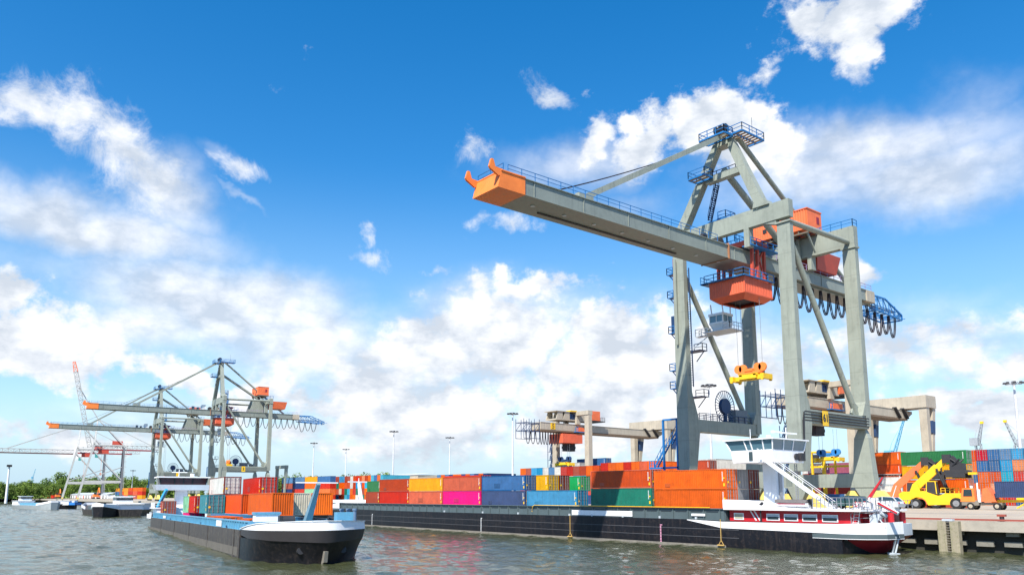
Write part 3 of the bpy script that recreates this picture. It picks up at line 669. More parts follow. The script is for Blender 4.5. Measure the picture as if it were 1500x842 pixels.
    for i, ya in enumerate(ends):
        yb = ya + 2.5; zz = z0 - .35 - (0.9 if ya > rear - 1 else 0); dp = 4.1 + .35 * math.sin(i * 2.1)
        m = MB(); 
        for q in (0, 1):
            pts = [(1.2 + q * .25, ya + (yb - ya) * s, zz - dp * (math.sin(math.pi * s) ** .6)) for s in [j / 12 for j in range(13)]]
            m.path(pts, .10, 5)
        m.build('festoon_cable', CABLE, root)
    MB().box(1.0, 1.7, 7.5, rear + 10, z0 - .34 - 0.02, z0 - .2).build('festoon_track', BLUEP if False else GREY2, root)
    # A-frame
    az_ = Z(za)
    for sx in (-1, 1):
        x = sx * (hx - 3.5) if sx > 0 else -hx + .6
        m = MB().beam((x, 0, ztop), (sx * .9, 0, az_), 1.5, 1.5, 1.15, 1.2, up=(0, 1, 0)); m.build('tower_leg', GREY, root)
        if sx > 0: MB().prism([(x - 1.3, -.9, ztop + .001), (x + 1.5, -.9, ztop + .001), (x + .9, -.9, ztop + .9), (x - .1, -.9, ztop + 1.5), (x - 1.1, -.9, ztop + .8)], (0, 1.8, 0)).build('tower_leg_shoe', GREY, root)
    tz = Z(57.3) * 1.0 + (za - 63.3)
    MB().box(-3.6, 2.9, -.6, .6, tz - .5, tz + .5).build('tower_tie', GREY, root)
    m = MB().box(-1.1, 1.1, -.9, .9, az_ - 1.2, az_ + .9); m.build('tower_head', GREY, root)
    m = MB()
    for x in (-.9, .0, .9): m.tube((x - .12, -.8, az_ + 1.5), (x + .12, -.8, az_ + 1.5), .75, 16)
    m.build('sheaves', DARK, root)
    # head platforms
    for (x0, x1, y0, y1, z) in ((-2.6, 2.2, -3.2, -.9, az_ - .2), (1.2, 4.0, -1.0, 5.0, az_ + .1), (-5.2, -2.0, -3.0, -.8, tz + .2)):
        m = MB()
        for yy in (y0, y1): m.box(x0, x1, yy - .12, yy + .12, z - .25, z)
        for xx in (x0, (x0 + x1) / 2, x1): m.box(xx - .12, xx + .12, y0 + .13, y1 - .13, z - .25, z - .01)
        m.rail([(x0, y0, z), (x1, y0, z), (x1, y1, z), (x0, y1, z), (x0, y0, z)], 1.2, 1.6, .05)
        pf_ = m.build('platform', BLUEP, root)
        q = MB(); nx = int((y1 - y0) / .8)
        for i in range(nx): ya = y0 + .15 + i * (y1 - y0 - .3) / nx; q.box(x0 + .13, x1 - .13, ya, ya + .45, z - .22, z - .16)
        q.build('planks', GRATE, pf_)
    MB().beam((3.2, 3, az_ + 1), (3.2, 3, az_ + 3.6), .07).build('antenna', WIRE, root)
    MB().rail([(-3.4, .5, tz + .5), (2.7, .5, tz + .5)], 1.1, 1.2, .05).build('railing', NAVY, root)
    # stays
    fy = -32.6
    for sx in (-1, 1):
        MB().beam((sx * .8, -.8, az_ + .4), (sx * .8, fy, z1 + 1.0), .45, .75).build('forestay', GREY, root)
        MB().box(sx * .8 - .4, sx * .8 + .4, fy - 1.4, fy + 1.2, z1 + .01, z1 + 1.3).build('stay_lug', GREY, root)
    m = MB()
    for x in (-.3, .3): m.path([(x, -1 + (fy - 5) * q_, az_ - .2 + (z1 + .6 - az_) * q_ - 2.4 * q_ * (1 - q_)) for q_ in [j_ / 10 for j_ in range(11)]], .05, 5)
    m.build('hoist_rope', CABLE, root)
    MB().tube((1.7, .9, az_ + .3), (1.4, rear - 7, z1 + .1), .4, 12).build('backstay', GREY, root)
    MB().tube((-.6, .3, tz + 1.2), (-.6, g - .9, Z(48.0)), .55, 12).build('backstay', GREY, root)
    # stairs up the tower
    MB().stair((-2.4, .9, tz - .6), (-4.9, 1.9, Z(51.4)), .9).build('stair', NAVY, root)
    MB().stair((-3.4, 2.6, Z(50.8)), (-5.4, 2.6, Z(46.8)), .9).build('stair', NAVY, root)
    m = MB(); m.box(-5.0, -1.4, 1.4, 4.2, Z(50.9), Z(51.1))
    for x in (-1.5, -3.2):
        for y in (1.6, 4.0): m.beam((x, y, Z(46.5)), (x, y, Z(50.9)), .2)
    m.rail([(-5.0, 4.1, Z(51.1)), (-1.5, 4.1, Z(51.1)), (-1.5, 1.5, Z(51.1)), (-3.0, 1.5, Z(51.1))], 1.2, 1.2, .05)
    m.rail([(-5.0, 4.1, Z(46.6)), (0, 4.1, Z(46.6)), (0, 1.5, Z(46.6))], 1.2, 1.2, .05)
    m.build('platform', BLUEP, root)
    # winch house on the boom, left of the tower leg
    m = MB().box(-5.6, -3.9, -6.4, -4.6, z1 + .02, z1 + 2.7); o = m.build('winch_cabinet', WHITE, root)
    MB().box(-5.3, -4.2, -6.46, -6.4, z1 + 1.2, z1 + 2.2).build('window', GLASS, o)
    MB().tube((1.6, -9, z1 + .4), (2.2, -9, z1 + .4), .5, 12).build('winch', DARK, root); MB().box(-1, 0, -11, -10, z1, z1 + 1.4).build('cable_box', DARK, root); MB().tube((0, -4, z1 + .7), (1.4, -4, z1 + .7), .7, 12).build('winch', DARK, root)
    # machinery house
    hy0, hy1, hz0, hz1 = 15.5, 20.0, Z(50.9), Z(54.2)
    m = MB(); pr = rib_profile(11.0, .45, .08)
    n = len(pr); xs = -.8
    vs = [(x + xs, hy0 + d, z) for z in (hz0, hz1) for x, d in pr]; m.add(vs, [(i, i + 1, n + i + 1, n + i) for i in range(n - 1)])
    m.box(-6.3, 4.7, hy0 + .1, hy1 - .01, hz0, hz1 - .12); m.box(-6.4, 4.8, hy0 - .06, hy1 + .05, hz1 - .11, hz1 + .06); m.box(-6.4, 4.8, hy0 - .06, hy1 + .05, hz0 - .3, hz0 - .01)
    o = m.build('machinery_house', ORANGE2, root)
    MB().box(4.701, 4.76, hy0 + 2.9, hy0 + 3.7, hz0 + 1.1, hz0 + 2.3).build('louvre', HULLRED, o)
    for x in (-3.8, 1.2): MB().box(x, x + .7, hy0 - .05, hy0 + .12, hz0 + .9, hz0 + 1.6).build('window', DARK, o)
    m = MB()
    for i in range(7): m.box(-6.2 + i * 1.8, -6.0 + i * 1.8, hy0 + .1, hy1, hz0 - .75, hz0 - .31)
    m.box(-6.2, 4.7, hy0 + .1, hy0 + .35, hz0 - 1.0, hz0 - .76); m.box(-6.2, 4.7, hy1 - 1.9, hy1 - 1.6, hz0 - 1.0, hz0 - .76)
    m.build('house_floor_frame', mat('brown_steel', (.16, .13, .10), .7), root)
    m = MB()
    for x in (-4.4, 1.4): m.prism([(x - .25, 12.6, z1 + .03), (x - .25, g - .82, z1 + .03), (x - .25, g - .82, Z(48.6)), (x - .25, 14.6, Z(48.6))], (.5, 0, 0)); m.beam((x, 15.8, Z(48.5)), (x, 15.8, hz0 - 1.0), .4); m.beam((x, g - 1.2, Z(48.5)), (x, g - 1.2, hz0 - 1.0), .4)
    m.beam((4.4, 15.8, hz0 - .9), (4.4, g - 1, Z(46.9)), .25)
    m.box(-4.1, 1.1, 14.8, 15.1, Z(46.4), Z(48.5))
    m.build('house_support', GREY, root)
    m = MB().hexa([(-3.6, g + 2.2, Z(45.0)), (2.8, g + 2.2, Z(45.0)), (2.8, g + 8.5, Z(45.0)), (-3.6, g + 8.5, Z(45.0))], [(-4.0, g + 1.4, Z(48.2)), (3.4, g + 1.4, Z(48.2)), (3.4, g + 9.2, Z(48.2)), (-4.0, g + 9.2, Z(48.2))])
    m.build('hoist_house', ORANGE2 if not main else REDM, root)
    # trolley: red frame, hopper-like machinery pod, platform, operator cab
    m = MB()
    for y in (1.2, 2.6, 4.4):
        for sx in (-1, 1): m.beam((sx * 3.15, y, Z(39.7)), (sx * 3.15, y + .2, z1 + 1.2), .42)
    for sx in (-1, 1): m.box(sx * 3.15 - .3, sx * 3.15 + .3, .6, 5.4, z1 + 1.0, z1 + 1.7)
    m.box(-3.2, 3.2, 1.0, 1.6, z1 + 1.05, z1 + 1.8); m.box(-3.2, 3.2, 4.3, 4.9, z1 + 1.05, z1 + 1.8)
    m.beam((3.15, 1.2, Z(40)), (3.15, 4.4, z1 + .6), .25); m.beam((3.15, 4.4, Z(40)), (3.2, 2.6, z1 + .6), .22)
    m.build('trolley_frame', REDM, root)
    m = MB(); m.tube((2.5, 3.2, z1 + 1.0), (3.4, 3.2, z1 + 1.0), .6, 12); m.box(-2, 2, 1.8, 4.2, z1 + .6, z1 + 2.1); m.build('trolley_winch', DARK, root)
    m = MB().box(2.6, 4.3, -.4, 7.2, z1 + .3, z1 + .45); m.rail([(4.2, -.4, z1 + .45), (4.2, 7.2, z1 + .45)], 1.1, 1.4, .05); m.build('platform', BLUEP, root)
    x0, x1, y0, y1 = -3.0, 3.5, -1.5, 6.0; pz0, pz1 = Z(37.3), Z(39.75)
    m = MB()
    pr = rib_profile(x1 - x0, .42, .07); n = len(pr); cx = (x0 + x1) / 2
    vs = [(cx + x, y0 + d, z) for z in (pz0, pz1) for x, d in pr]; m.add(vs, [(i, i + 1, n + i + 1, n + i) for i in range(n - 1)])
    pr = rib_profile(y1 - y0, .42, .07); n = len(pr); cy_ = (y0 + y1) / 2
    vs = [(x1 - d, cy_ + y, z) for z in (pz0, pz1) for y, d in pr]; m.add(vs, [(i, i + 1, n + i + 1, n + i) for i in range(n - 1)])
    m.box(x0, x1 - .09, y0 + .09, y1, pz0 + .0, pz1)
    m.box(x0 - .02, x0 + .2, y0 - .02, y0 + .2, pz0, pz1 + .01); m.box(x1 - .2, x1 + .02, y0 - .02, y0 + .2, pz0, pz1 + .01)
    # tapering belly with open well
    for a_, b_, c_, d_ in (((x0, y0), (x1, y0), (x1 - 1.0, y0 + 1.1), (x0 + 1.0, y0 + 1.1)), ((x1, y0), (x1, y1), (x1 - 1.0, y1 - 1.1), (x1 - 1.0, y0 + 1.1)), ((x1, y1), (x0, y1), (x0 + 1, y1 - 1.1), (x1 - 1, y1 - 1.1)), ((x0, y1), (x0, y0), (x0 + 1, y0 + 1.1), (x0 + 1, y1 - 1.1))):
        m.hexa([(*a_, pz0 - .18), (*b_, pz0 - .18), (*c_, pz0 - 1.0), (*d_, pz0 - 1.0)], [(*a_, pz0 - .001), (*b_, pz0 - .001), (*c_, pz0 - .75), (*d_, pz0 - .75)])
    o = m.build('machinery_pod', mat('pod_orange_red_paint', (.72, .13, .06), .5, dirt=.25, streak=.2, scale=.5), root)
    MB().box(x0 + .8, x1 - .8, y0 + 1, y1 - 1, pz0 - .35, pz0 - .01).build('well', DARK, o)
    m = MB(); m.rail([(x0 - .6, y0 - .5, pz1 + .05), (x1 + .2, y0 - .5, pz1 + .05), (x1 + .3, y1, pz1 + .05)], 1.1, 1.6, .05)
    m.box(x0 - 1.4, x1 + .1, y0 - .6, y0 - .01, pz1 - .1, pz1 + .05); m.box(x1 + .03, x1 + .4, y0 - .6, y1, pz1 - .1, pz1 + .05)
    m.box(x0 - 1.4, x0 - .02, y0 - .59, y1, pz1 - .1, pz1 + .05); m.rail([(x0 - 1.3, y0 - .5, pz1 + .05), (x0 - 1.3, y1, pz1 + .05)], 1.1, 1.6, .05)
    m.build('platform', BLUEP, root)
    # operator cab
    cx0, cx1, cy0, cy1, cz0, cz1 = -5.3, -2.7, 1.2, 3.8, Z(32.8), Z(35.5)
    m = MB()
    m.hexa([(cx0 + .3, cy0 + .5, cz0), (cx1 - .3, cy0 + .5, cz0), (cx1 - .3, cy1, cz0), (cx0 + .3, cy1, cz0)], [(cx0, cy0, cz0 + 1.0), (cx1, cy0, cz0 + 1.0), (cx1, cy1, cz0 + 1.0), (cx0, cy1, cz0 + 1.0)])
    m.box(cx0 - .1, cx1 + .1, cy0 - .1, cy1 + .1, cz1 - .4, cz1); m.box(cx0 - .03, cx1 + .03, cy0 - .03, cy1 + .03, cz0 + .99, cz0 + 1.25)
    for x in (cx0, (cx0 + cx1) / 2, cx1 - .12): m.box(x, x + .12, cy0, cy0 + .12, cz0 + 1, cz1 - .25); m.box(x, x + .12, cy1 - .12, cy1, cz0 + 1, cz1 - .25)
    for y in (cy0 + .13, (cy0 + cy1) / 2,): m.box(cx1 - .12, cx1, y, y + .1, cz0 + 1, cz1 - .25); m.box(cx0, cx0 + .12, y, y + .1, cz0 + 1, cz1 - .25)
    m.beam((cx0 + .2, cy0 + .5, cz1), (cx0 + .2, cy0 + .2, pz0 - .2), .14); m.beam((cx1 - .2, cy0 + .5, cz1), (cx1 - .2, cy0 + .2, pz0 - .2), .14); m.beam((cx1 - .2, cy1 - .2, cz1), (cx1 - .2, cy1 - .2, pz0 - .2), .14)
    o = m.build('operator_cab', WHITE, root)
    MB().box(cx0 + .06, cx1 - .06, cy0 + .06, cy1 - .06, cz0 + 1.0, cz1 - .26).build('windows', GLASSB, o)
    m = MB().box(cx0 - 1.0, cx1 + 1.6, cy0 - .4, cy1 + .6, cz0 - .3, cz0 - .15); m.rail([(cx1 + .2, cy0 - .3, cz0 - .15), (cx1 + 1.5, cy0 - .3, cz0 - .15), (cx1 + 1.5, cy1 + .5, cz0 - .15)], 1.1, 1, .045); m.build('cab_platform', PALEG, root)
    m = MB().box(-hx + 1.2, cx0 - 1.01, 1.9, 2.9, cz0 - .45, cz0 - .3); m.rail([(-hx + 1.2, 1.9, cz0 - .3), (cx0 - 1.0, 1.9, cz0 - .3)], 1.1, 1, .045); m.rail([(-hx + 1.2, 2.9, cz0 - .3), (cx0 - 1.0, 2.9, cz0 - .3)], 1.1, 1, .045)
    m.beam((-hx + 1.2, 1.2, cz0 - 2.4), (-hx + 3.5, 2.3, cz0 - .5), .14); m.build('cab_walkway', PALEG, root)
    # platforms on the far seaside leg, cable reel, stair tower
    xl = -hx - 1.2
    for z in (43.4, 39.4, 33.3, 27.0, 24.0):
        m = MB().box(xl - 1.3, xl, -.5, .9, Z(z) - .12, Z(z)); m.rail([(xl, -.5, Z(z)), (xl - 1.25, -.5, Z(z)), (xl - 1.25, .9, Z(z))], 1.1, .9, .05); m.beam((xl - 1.2, .2, Z(z) - .1), (xl, .2, Z(z) - 1.5), .12)
        m.build('leg_platform', BLUEP, root)
    MB().box(xl - .95, xl - .1, -.1, .8, Z(33.32), Z(36.2)).build('leg_cabinet', NAVY, root)
    MB().tube((xl - .05, -.3, Z(19)), (xl - .05, -.3, Z(46)), .05, 5).build('leg_pipe', RAILRED, root)
    MB().box(-hx - .5, -hx - .2, -.95, -.76, Z(31), Z(45.5)).build('leg_duct', GREY, root)
    for z in (30.0, 22.4):
        m = MB().box(-hx - .4, -hx + 2.9, .75, 2.7, Z(z) - .12, Z(z)); m.rail([(-hx + 1.2, 1.45, Z(z)), (-hx + 2.85, 1.45, Z(z)), (-hx + 2.85, 2.6, Z(z))], 1.1, .9, .05); m.beam((-hx + 2.8, 2, Z(z) - .1), (-hx + 1.2, 2, Z(z) - 1.7), .12)
        m.build('leg_platform', NAVY, root)
    m = MB().beam((-hx + 1.3, .8, Z(24)), (-hx + 1.3, .6, Z(44)), .14); m.beam((-hx + .75, .8, Z(24)), (-hx + .75, .6, Z(44)), .1)
    for i in range(48): m.beam((-hx + .75, .7, Z(24.3 + i * .41)), (-hx + 1.3, .7, Z(24.3 + i * .41)), .05)
    m.build('leg_ladder', NAVY, root)
    rx, ry, rz_ = -hx, 10.8, Z(21.6)
    m = MB(); rr = 2.7
    for i in range(28):
        t0 = 2 * math.pi * i / 28; t1 = 2 * math.pi * (i + 1) / 28
        m.beam((rx, ry + .9 * math.cos(t0), rz_ + .9 * math.sin(t0)), (rx, ry + rr * math.cos(t0), rz_ + rr * math.sin(t0)), .06, .1)
        m.beam((rx, ry + rr * math.cos(t0), rz_ + rr * math.sin(t0)), (rx, ry + rr * math.cos(t1), rz_ + rr * math.sin(t1)), .1, .12)
    m.tube((rx - .3, ry, rz_), (rx + .3, ry, rz_), 1.35, 24); m.beam((rx, ry, rz_), (rx, ry, zs1), .5)
    m.build('cable_reel', NAVY, root)
    MB().box(rx - .8, rx + .8, ry + 1.9, ry + 5.3, zs1 + .01, zs1 + 2.3).build('reel_cabinet', mat('cabinet_grey', (.14, .17, .2), .5), root)
    for sx in (-1, 1):
        if sx < 0: MB().rail([(-hx + .9, 2.5, zs1), (-hx + .9, g - 2, zs1)], 1.1, 1.7, .05).rail([(-hx - .9, 2.5, zs1), (-hx - .9, g - 2, zs1)], 1.1, 1.7, .05).build('railing', NAVY, root)
    sx0, sx1 = -hx - 4.4, -hx - 1.5
    m = MB()
    for x in (sx0, sx1):
        m.beam((x, -.3, Z(10.6)), (x, -.3, Z(18.9)), .3)
    m.beam((sx0, -.3, Z(18.9)), (-hx - .5, -.3, Z(18.9)), .3); m.beam((sx0 - 3.2, -.3, Z(11.0)), (-hx - 1, -.3, Z(11.0)), .3)
    m.build('stair_frame', BLUEP, root)
    m = MB().stair((sx0 - 2.4, .5, Z(11.2)), (sx0 + .3, .5, Z(14.9)), .8).stair((sx0 + .3, 1.1, Z(14.9)), (sx1 + .6, 1.1, Z(18.9)), .8)
    m.rail([(sx0 - 3.2, -.3, Z(11.1)), (sx0 - 2.2, -.3, Z(11.1))], 1.1, .5, .05); m.build('stair', BLUEP, root)
    # number plate
    y_ = 5.8 if main else 9
    p = MB().box(hx + 1.25, hx + 1.31, y_ - .75, y_ + .75, zs0 - .25, zs1 - .05).build('number_plate', YELLOW, root)
    if sign: text_part('number', sign, 1.5, p, (hx + 1.33, y_, (zs0 + zs1) / 2 - .15), (math.pi / 2, 0, math.pi / 2), DARK)
    return root

def spreader(P, top, rz, label, group, blk=ORANGE, yel=YELLOW):
    """P: centre of the yellow frame bottom; top: height the ropes reach"""
    r = thing('spreader', label, 'spreader', P, rz, group)
    m = MB().box(-2.75, 2.75, -.5, .5, .15, .8)
    for sx in (-1, 1):
        m.box(sx * 2.75 - .3, sx * 2.75 + .3, -1.2, 1.2, .05, .85); m.box(sx * 1.3 - .3, sx * 1.3 + .3, -.9, .9, .76, 1.1)
        for sy in (-1, 1): m.box(sx * 2.75 - .18, sx * 2.75 + .18, sy * 1.1 - .15, sy * 1.1 + .15, -.15, .1)
    m.box(-1.5, 1.5, -.9, -.5, .3, 1.0); m.build('frame', yel, r)
    m = MB().box(-2.0, 2.0, -.5, .5, 1.12, 1.5); m.box(-.7, .7, -.6, .6, 1.5, 1.9); h = m.build('headblock', blk, r)
    for sx in (-1, 1):
        m = MB()
        for q in (-.42, .42): m.tube((sx * 1.75 + q, -.16, 2.05), (sx * 1.75 + q, .16, 2.05), .68, 18)
        m.build('sheave', blk, h)
    MB().box(1.2, 1.9, .6, .95, 1.1, 2.2).build('cable_basket', DARK, r)
    m = MB()
    for sx in (-1, 1):
        for q in (-.42, .42):
            m.beam((sx * 1.75 + q, 0, 2.0), (sx * (1.75) + q, 0, top - P[2]), .045)
    m.build('hoist_ropes', WIRE, r)
    return r

crane((-71.7, 102.5), 0, 'huge grey quay crane with orange boom head towering over the moored barge', None)
spreader((-70.6, 105.0, 24.0), 37.0, 0, 'yellow spreader with orange pulleys hanging from the nearest big crane', None)
crane((-346, 116), R(-6), 'grey quay crane far left with orange boom tip, nearer of the distant pair', 'grey quay cranes far along the quay', 10.0, 19.7, 48.5, 42.9, 35, 51, 64, '2', False)
spreader((-345, 121, 19), 36, R(-6), 'yellow spreader hanging low under the nearer distant grey crane', 'spreaders under distant cranes')
crane((-449, 119), R(-4), 'grey quay crane far left with lower boom, farther of the distant pair', 'grey quay cranes far along the quay', 9.7, 20, 47.5, 42.0, 36, 51, 63.5, '', False)
spreader((-448, 123, 14), 36, R(-4), 'yellow spreader hanging low under the farther distant grey crane', 'spreaders under distant cranes')

# ------------------------------------------------------------------ moored barge
mb = thing('barge', 'long black moored cargo barge with red cabin, carrying containers along the quay', 'barge', (0, 0, 0))
ya, yb = 85.1, 96.5
def outl(x):
    if x > -46: k = (x + 46) / 4.2; return ya + 2.5 * k ** 1.3, yb - 2.5 * k ** 1.3
    if x < -168: k = (-168 - x) / 13; return ya + 3.6 * k * k, yb - 3.6 * k * k
    return ya, yb
xs = [-181, -178, -174, -168, -150, -120, -90, -66, -55, -46.5]
rings = []
for x in xs:
    a, b_ = outl(x); zt_ = 3.4 if x > -166 else 3.4 + (-166 - x) * .09
    if x > -60: zt_ = 3.2
    if x > -67 and x <= -60: zt_ = 3.4
    lowx = x if x > -170 else x * 0.6 + -170 * .4
    lx = max(lowx, -174) if x < -170 else x
    rings.append([V((lx, a + .25, -1.2)), V((lx, a + .0 if x > -170 else a + .8, .2)), V((x, a, 1.7)), V((x, a, zt_)), V((x, b_, zt_)), V((x, b_, 1.7)), V((lx, b_ if x > -170 else b_ - .8, .2)), V((lx, b_ - .25, -1.2))])
MB().loft(rings).build('hull', BLACKH, mb)
# stern counter
so_ = [(-46.5, ya), (-44.2, ya + .9), (-42.7, ya + 2.6), (-42.3, 90.8), (-42.7, yb - 2.6), (-44.2, yb - .9), (-46.5, yb)]
sl_ = [(-46.49, ya + .3), (-45.8, ya + 2.0), (-45.2, ya + 3.6), (-44.6, 90.8), (-45.2, yb - 3.6), (-45.8, yb - 2.0), (-46.49, yb - .3)]
m = MB(); U = [V((x, y, 2.05)) for x, y in so_]; L_ = [V((x, y, z)) for (x, y), z in zip(sl_, (1.9, .8, .15, .02, .15, .8, 1.9))]; B_ = [V((x - .4, y, -1.0)) for x, y in sl_]
m.loft([L_, U], closed=False, caps=False); m.build('stern_counter', HULLRED, mb)
MB().loft([B_, L_], closed=False, caps=False).build('stern_skeg', BLACKH, mb)
T_ = [V((x, y, 2.051)) for x, y in so_]; T2 = [V((x * 1 - .0, y, 3.35)) for x, y in so_]
MB().loft([T_, T2], closed=True, caps=True).build('stern_deck', PALEG, mb)
def band(pts, z0, z1, off, nm, m_, zz=None):
    mm = MB(); q = [V((x, y, 0)) for x, y in pts]; P0 = []; P1 = []
    for i, p in enumerate(q):
        d = (q[min(i + 1, len(q) - 1)] - q[max(i - 1, 0)]).normalized(); nn = V((d.y, -d.x, 0))
        P0.append(p); P1.append(p + nn * off)
    za = zz or [(z0, z1)] * len(q)
    rings = [[P0[i] + V((0, 0, za[i][0])), P1[i] + V((0, 0, za[i][0])), P1[i] + V((0, 0, za[i][1])), P0[i] + V((0, 0, za[i][1]))] for i in range(len(q))]
    return mm.loft(rings).build(nm, m_, mb)
pts = [(-68, ya), (-62.5, ya), (-50, ya)] + so_[:4]
band(pts, 0, 0, .05, 'white_gunwale', WHITEB, [(3.3, 3.38), (2.42, 3.22), (2.3, 3.3), (2.25, 3.35), (2.25, 3.45), (2.25, 3.55), (2.25, 3.6)])
band(pts[2:], 1.75, 2.22, .09, 'rubbing_strake', GREEN)
band(pts[2:], 1.69, 1.745, .1, 'strake_line', WHITEB)
# weld lines and waterline scum on the side
m = MB()
for z in (1.2, 2.2): m.box(-165, -60, ya - .03, ya + .01, z, z + .06)
m.build('strake_line', mat('hull_line', (.10, .10, .11), .5), mb)
MB().box(-165, -62, ya - .045, ya + .01, -.1, .28).build('waterline_band', WATERB, mb)
MB().box(-178, -62, ya + .05, yb - .05, 3.2, 3.42).build('side_deck', GREEN, mb)
# coaming
m = MB(); cy0 = ya + .35
m.box(-172, -62.3, cy0, cy0 + .12, 3.421, 4.75); m.box(-172, -62.3, cy0 - .18, cy0 + .5, 4.751, 4.86)
m.box(-172, -62.3, yb - .5, yb - .38, 3.421, 4.75); m.box(-172, -62.3, yb - .9, yb - .2, 4.751, 4.86)
m.box(-62.4, -62.2, cy0 + .13, yb - .51, 3.43, 4.74); m.box(-172, -171.8, cy0 + .13, yb - .51, 3.43, 4.74)
x = -170
while x < -62.5: m.box(x - .05, x + .05, cy0 - .14, cy0 - .001, 3.43, 4.74); x += 2.55
co = m.build('coaming', GREEN, mb)
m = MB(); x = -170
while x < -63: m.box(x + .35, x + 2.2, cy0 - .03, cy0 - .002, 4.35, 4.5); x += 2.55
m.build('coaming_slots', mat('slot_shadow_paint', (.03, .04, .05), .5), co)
MB().box(-90.4, -77.9, cy0 - .2, cy0 - .141, 3.55, 4.3).build('white_board', WHITEB, co)
MB().box(-67.4, -65.2, cy0 - .2, cy0 - .141, 3.85, 4.15).build('white_plate', WHITEB, co)
MB().path([(-99.8, cy0 - .3, 3.9), (-99.7, cy0 - .3, 4.7), (-99.2, cy0 - .3, 4.95), (-64.3, cy0 - .3, 4.95)], .055, 6).build('yellow_pipe', YELLOW, co)
m = MB()
for px_ in (650, 706, 758, 833, 866, 911, 965, 1018): X_ = ony(px_, 745, ya).x; m.box(X_ - .12, X_ + .12, ya + .06, ya + .28, 3.42, 3.72)
m.build('deck_bollards', PALEG, mb)
for px_, nm, cc in ((545, 'draft_mark', WHITE), (705, 'draft_mark', WHITE), (968, 'draft_mark', mat('pink_marks', (.75, .35, .5), .6))):
    X_ = ony(px_, 770, ya).x; m = MB()
    for i in range(11): m.box(X_ - .11, X_ + .11, ya - .06, ya - .046, .3 + i * .2, .42 + i * .2)
    m.box(X_ - .1, X_ + .3, ya - .06, ya - .046, 2.5, 2.6); m.build(nm, cc, mb)
for px_ in (836, 1057):
    X_ = ony(px_, 790, ya).x; m = MB(); m.beam((X_, ya - .1, .9), (X_, ya - .1, 3.5), .07); m.beam((X_, ya - .1, .9), (X_ - .35, ya - .1, .35), .06); m.beam((X_, ya - .1, .9), (X_ + .35, ya - .1, .35), .06)
    m.box(X_ - .5, X_ + .5, ya - .3, ya - .06, .22, .35); m.build('boarding_step', mat('step_wood', (.55, .36, .12), .7), mb)
# accommodation
ay = 86.0
m = MB(); m.box(-61.9, -45.2, ay, yb - .9, 3.3, 4.72); ac = m.build('cabin', RED, mb)
for i, (a, b_) in enumerate(((-61.2, -59.8), (-56.5, -54.75), (-54.1, -52.3), (-51.7, -49.85), (-49.2, -47.3))):
    w = MB().box(a - .02, b_ + .02, ay - .07, ay - .002, 3.5, 4.32).build('window', WHITEB, ac)
    if i == 0: MB().box(a + .1, b_ - .1, ay - .09, ay - .071, 3.62, 4.2).build('pane', CREAM, w)
    else:
        MB().box(a + .1, b_ - .1, ay - .09, ay - .071, 3.62, 3.95).build('pane', GLASS, w); MB().box(a + .1, b_ - .1, ay - .09, ay - .071, 3.96, 4.2).build('blind', PALEG, w)
m = MB()
for dx in (0, .55): m.prism([(-58.9 + dx, ay - .04, 4.65), (-58.7 + dx, ay - .04, 4.65), (-57.9 + dx, ay - .04, 3.45), (-58.1 + dx, ay - .04, 3.45)], (0, .038, 0))
m.build('cabin_stripe', WHITEB, ac)
m = MB(); m.box(-62.3, -44.2, ay - .75, yb - .3, 4.721, 4.95); m.box(-44.19, -43.6, ay + 1.4, yb - 2, 4.7, 4.8)
m.prism([(-62.35, ay - .76, 4.95), (-62.35, ay - .76, 6.0), (-59.6, ay - .76, 5.95), (-56.8, ay - .76, 5.3), (-51, ay - .76, 4.97)], (0, .1, 0))
m.box(-62.36, -61.9, ay - .7, yb - .4, 4.951, 5.9)
m.prism([(-61.89, ay - .6, 4.951), (-61.89, ay - .6, 5.85), (-60, ay - .6, 5.8), (-57.2, ay - .6, 5.2), (-55, ay - .6, 4.951)], (0, 10, 0))
m.build('cabin_roof', WHITEB, mb)
m = MB(); m.tube((-57.1, ay - .4, 3.3), (-57.1, ay - .4, 5.3), .1, 10); m.tube((-57.1, ay - .4, 5.3), (-56.7, ay - .5, 5.6), .18, 10); m.build('vent_pipe', DARK, mb)
# wheelhouse on its lifting column
wx0, wx1, wy0, wy1 = -62.2, -56.0, 87.2, 94.3
MB().box(-59.4, -57.5, 90.0, 91.7, 4.96, 10.6).build('wheelhouse_column', PALEG, mb)
MB().box(-57.49, -57.35, 90.5, 91.1, 5.0, 10.5).build('column_rail', WIRE, mb)
m = MB(); m.hexa([(wx0 + .25, wy0 + .1, 10.65), (wx1, wy0, 10.65), (wx1, wy1 - .2, 10.65), (wx0 + .25, wy1, 10.65)], [(wx0, wy0, 12.2), (wx1, wy0, 12.2), (wx1, wy1, 12.2), (wx0, wy1, 12.2)])
wh = m.build('wheelhouse', WHITEB, mb)
m = MB(); m.hexa([(wx0 + .05, wy0 + .05, 12.21), (wx1 - .05, wy0 + .05, 12.21), (wx1 - .05, wy1 - .05, 12.21), (wx0 + .05, wy1 - .05, 12.21)], [(wx0 - .55, wy0 - .3, 13.45), (wx1 + .2, wy0 - .3, 13.45), (wx1 + .2, wy1 + .3, 13.45), (wx0 - .55, wy1 + .3, 13.45)])
m.build('glazing', GLASSB, wh)
for s in (0, .40, .53, .80, 1.0):
    xa = wx0 + (wx1 - wx0) * s; xb = wx0 - .55 + (wx1 - wx0 + .75) * s
    MB().beam((xa, wy0, 12.2), (xb, wy0 - .33, 13.45), .13).build('window_post', WHITEB, wh); MB().beam((xa, wy1, 12.2), (xb, wy1 + .33, 13.45), .13).build('window_post', WHITEB, wh)
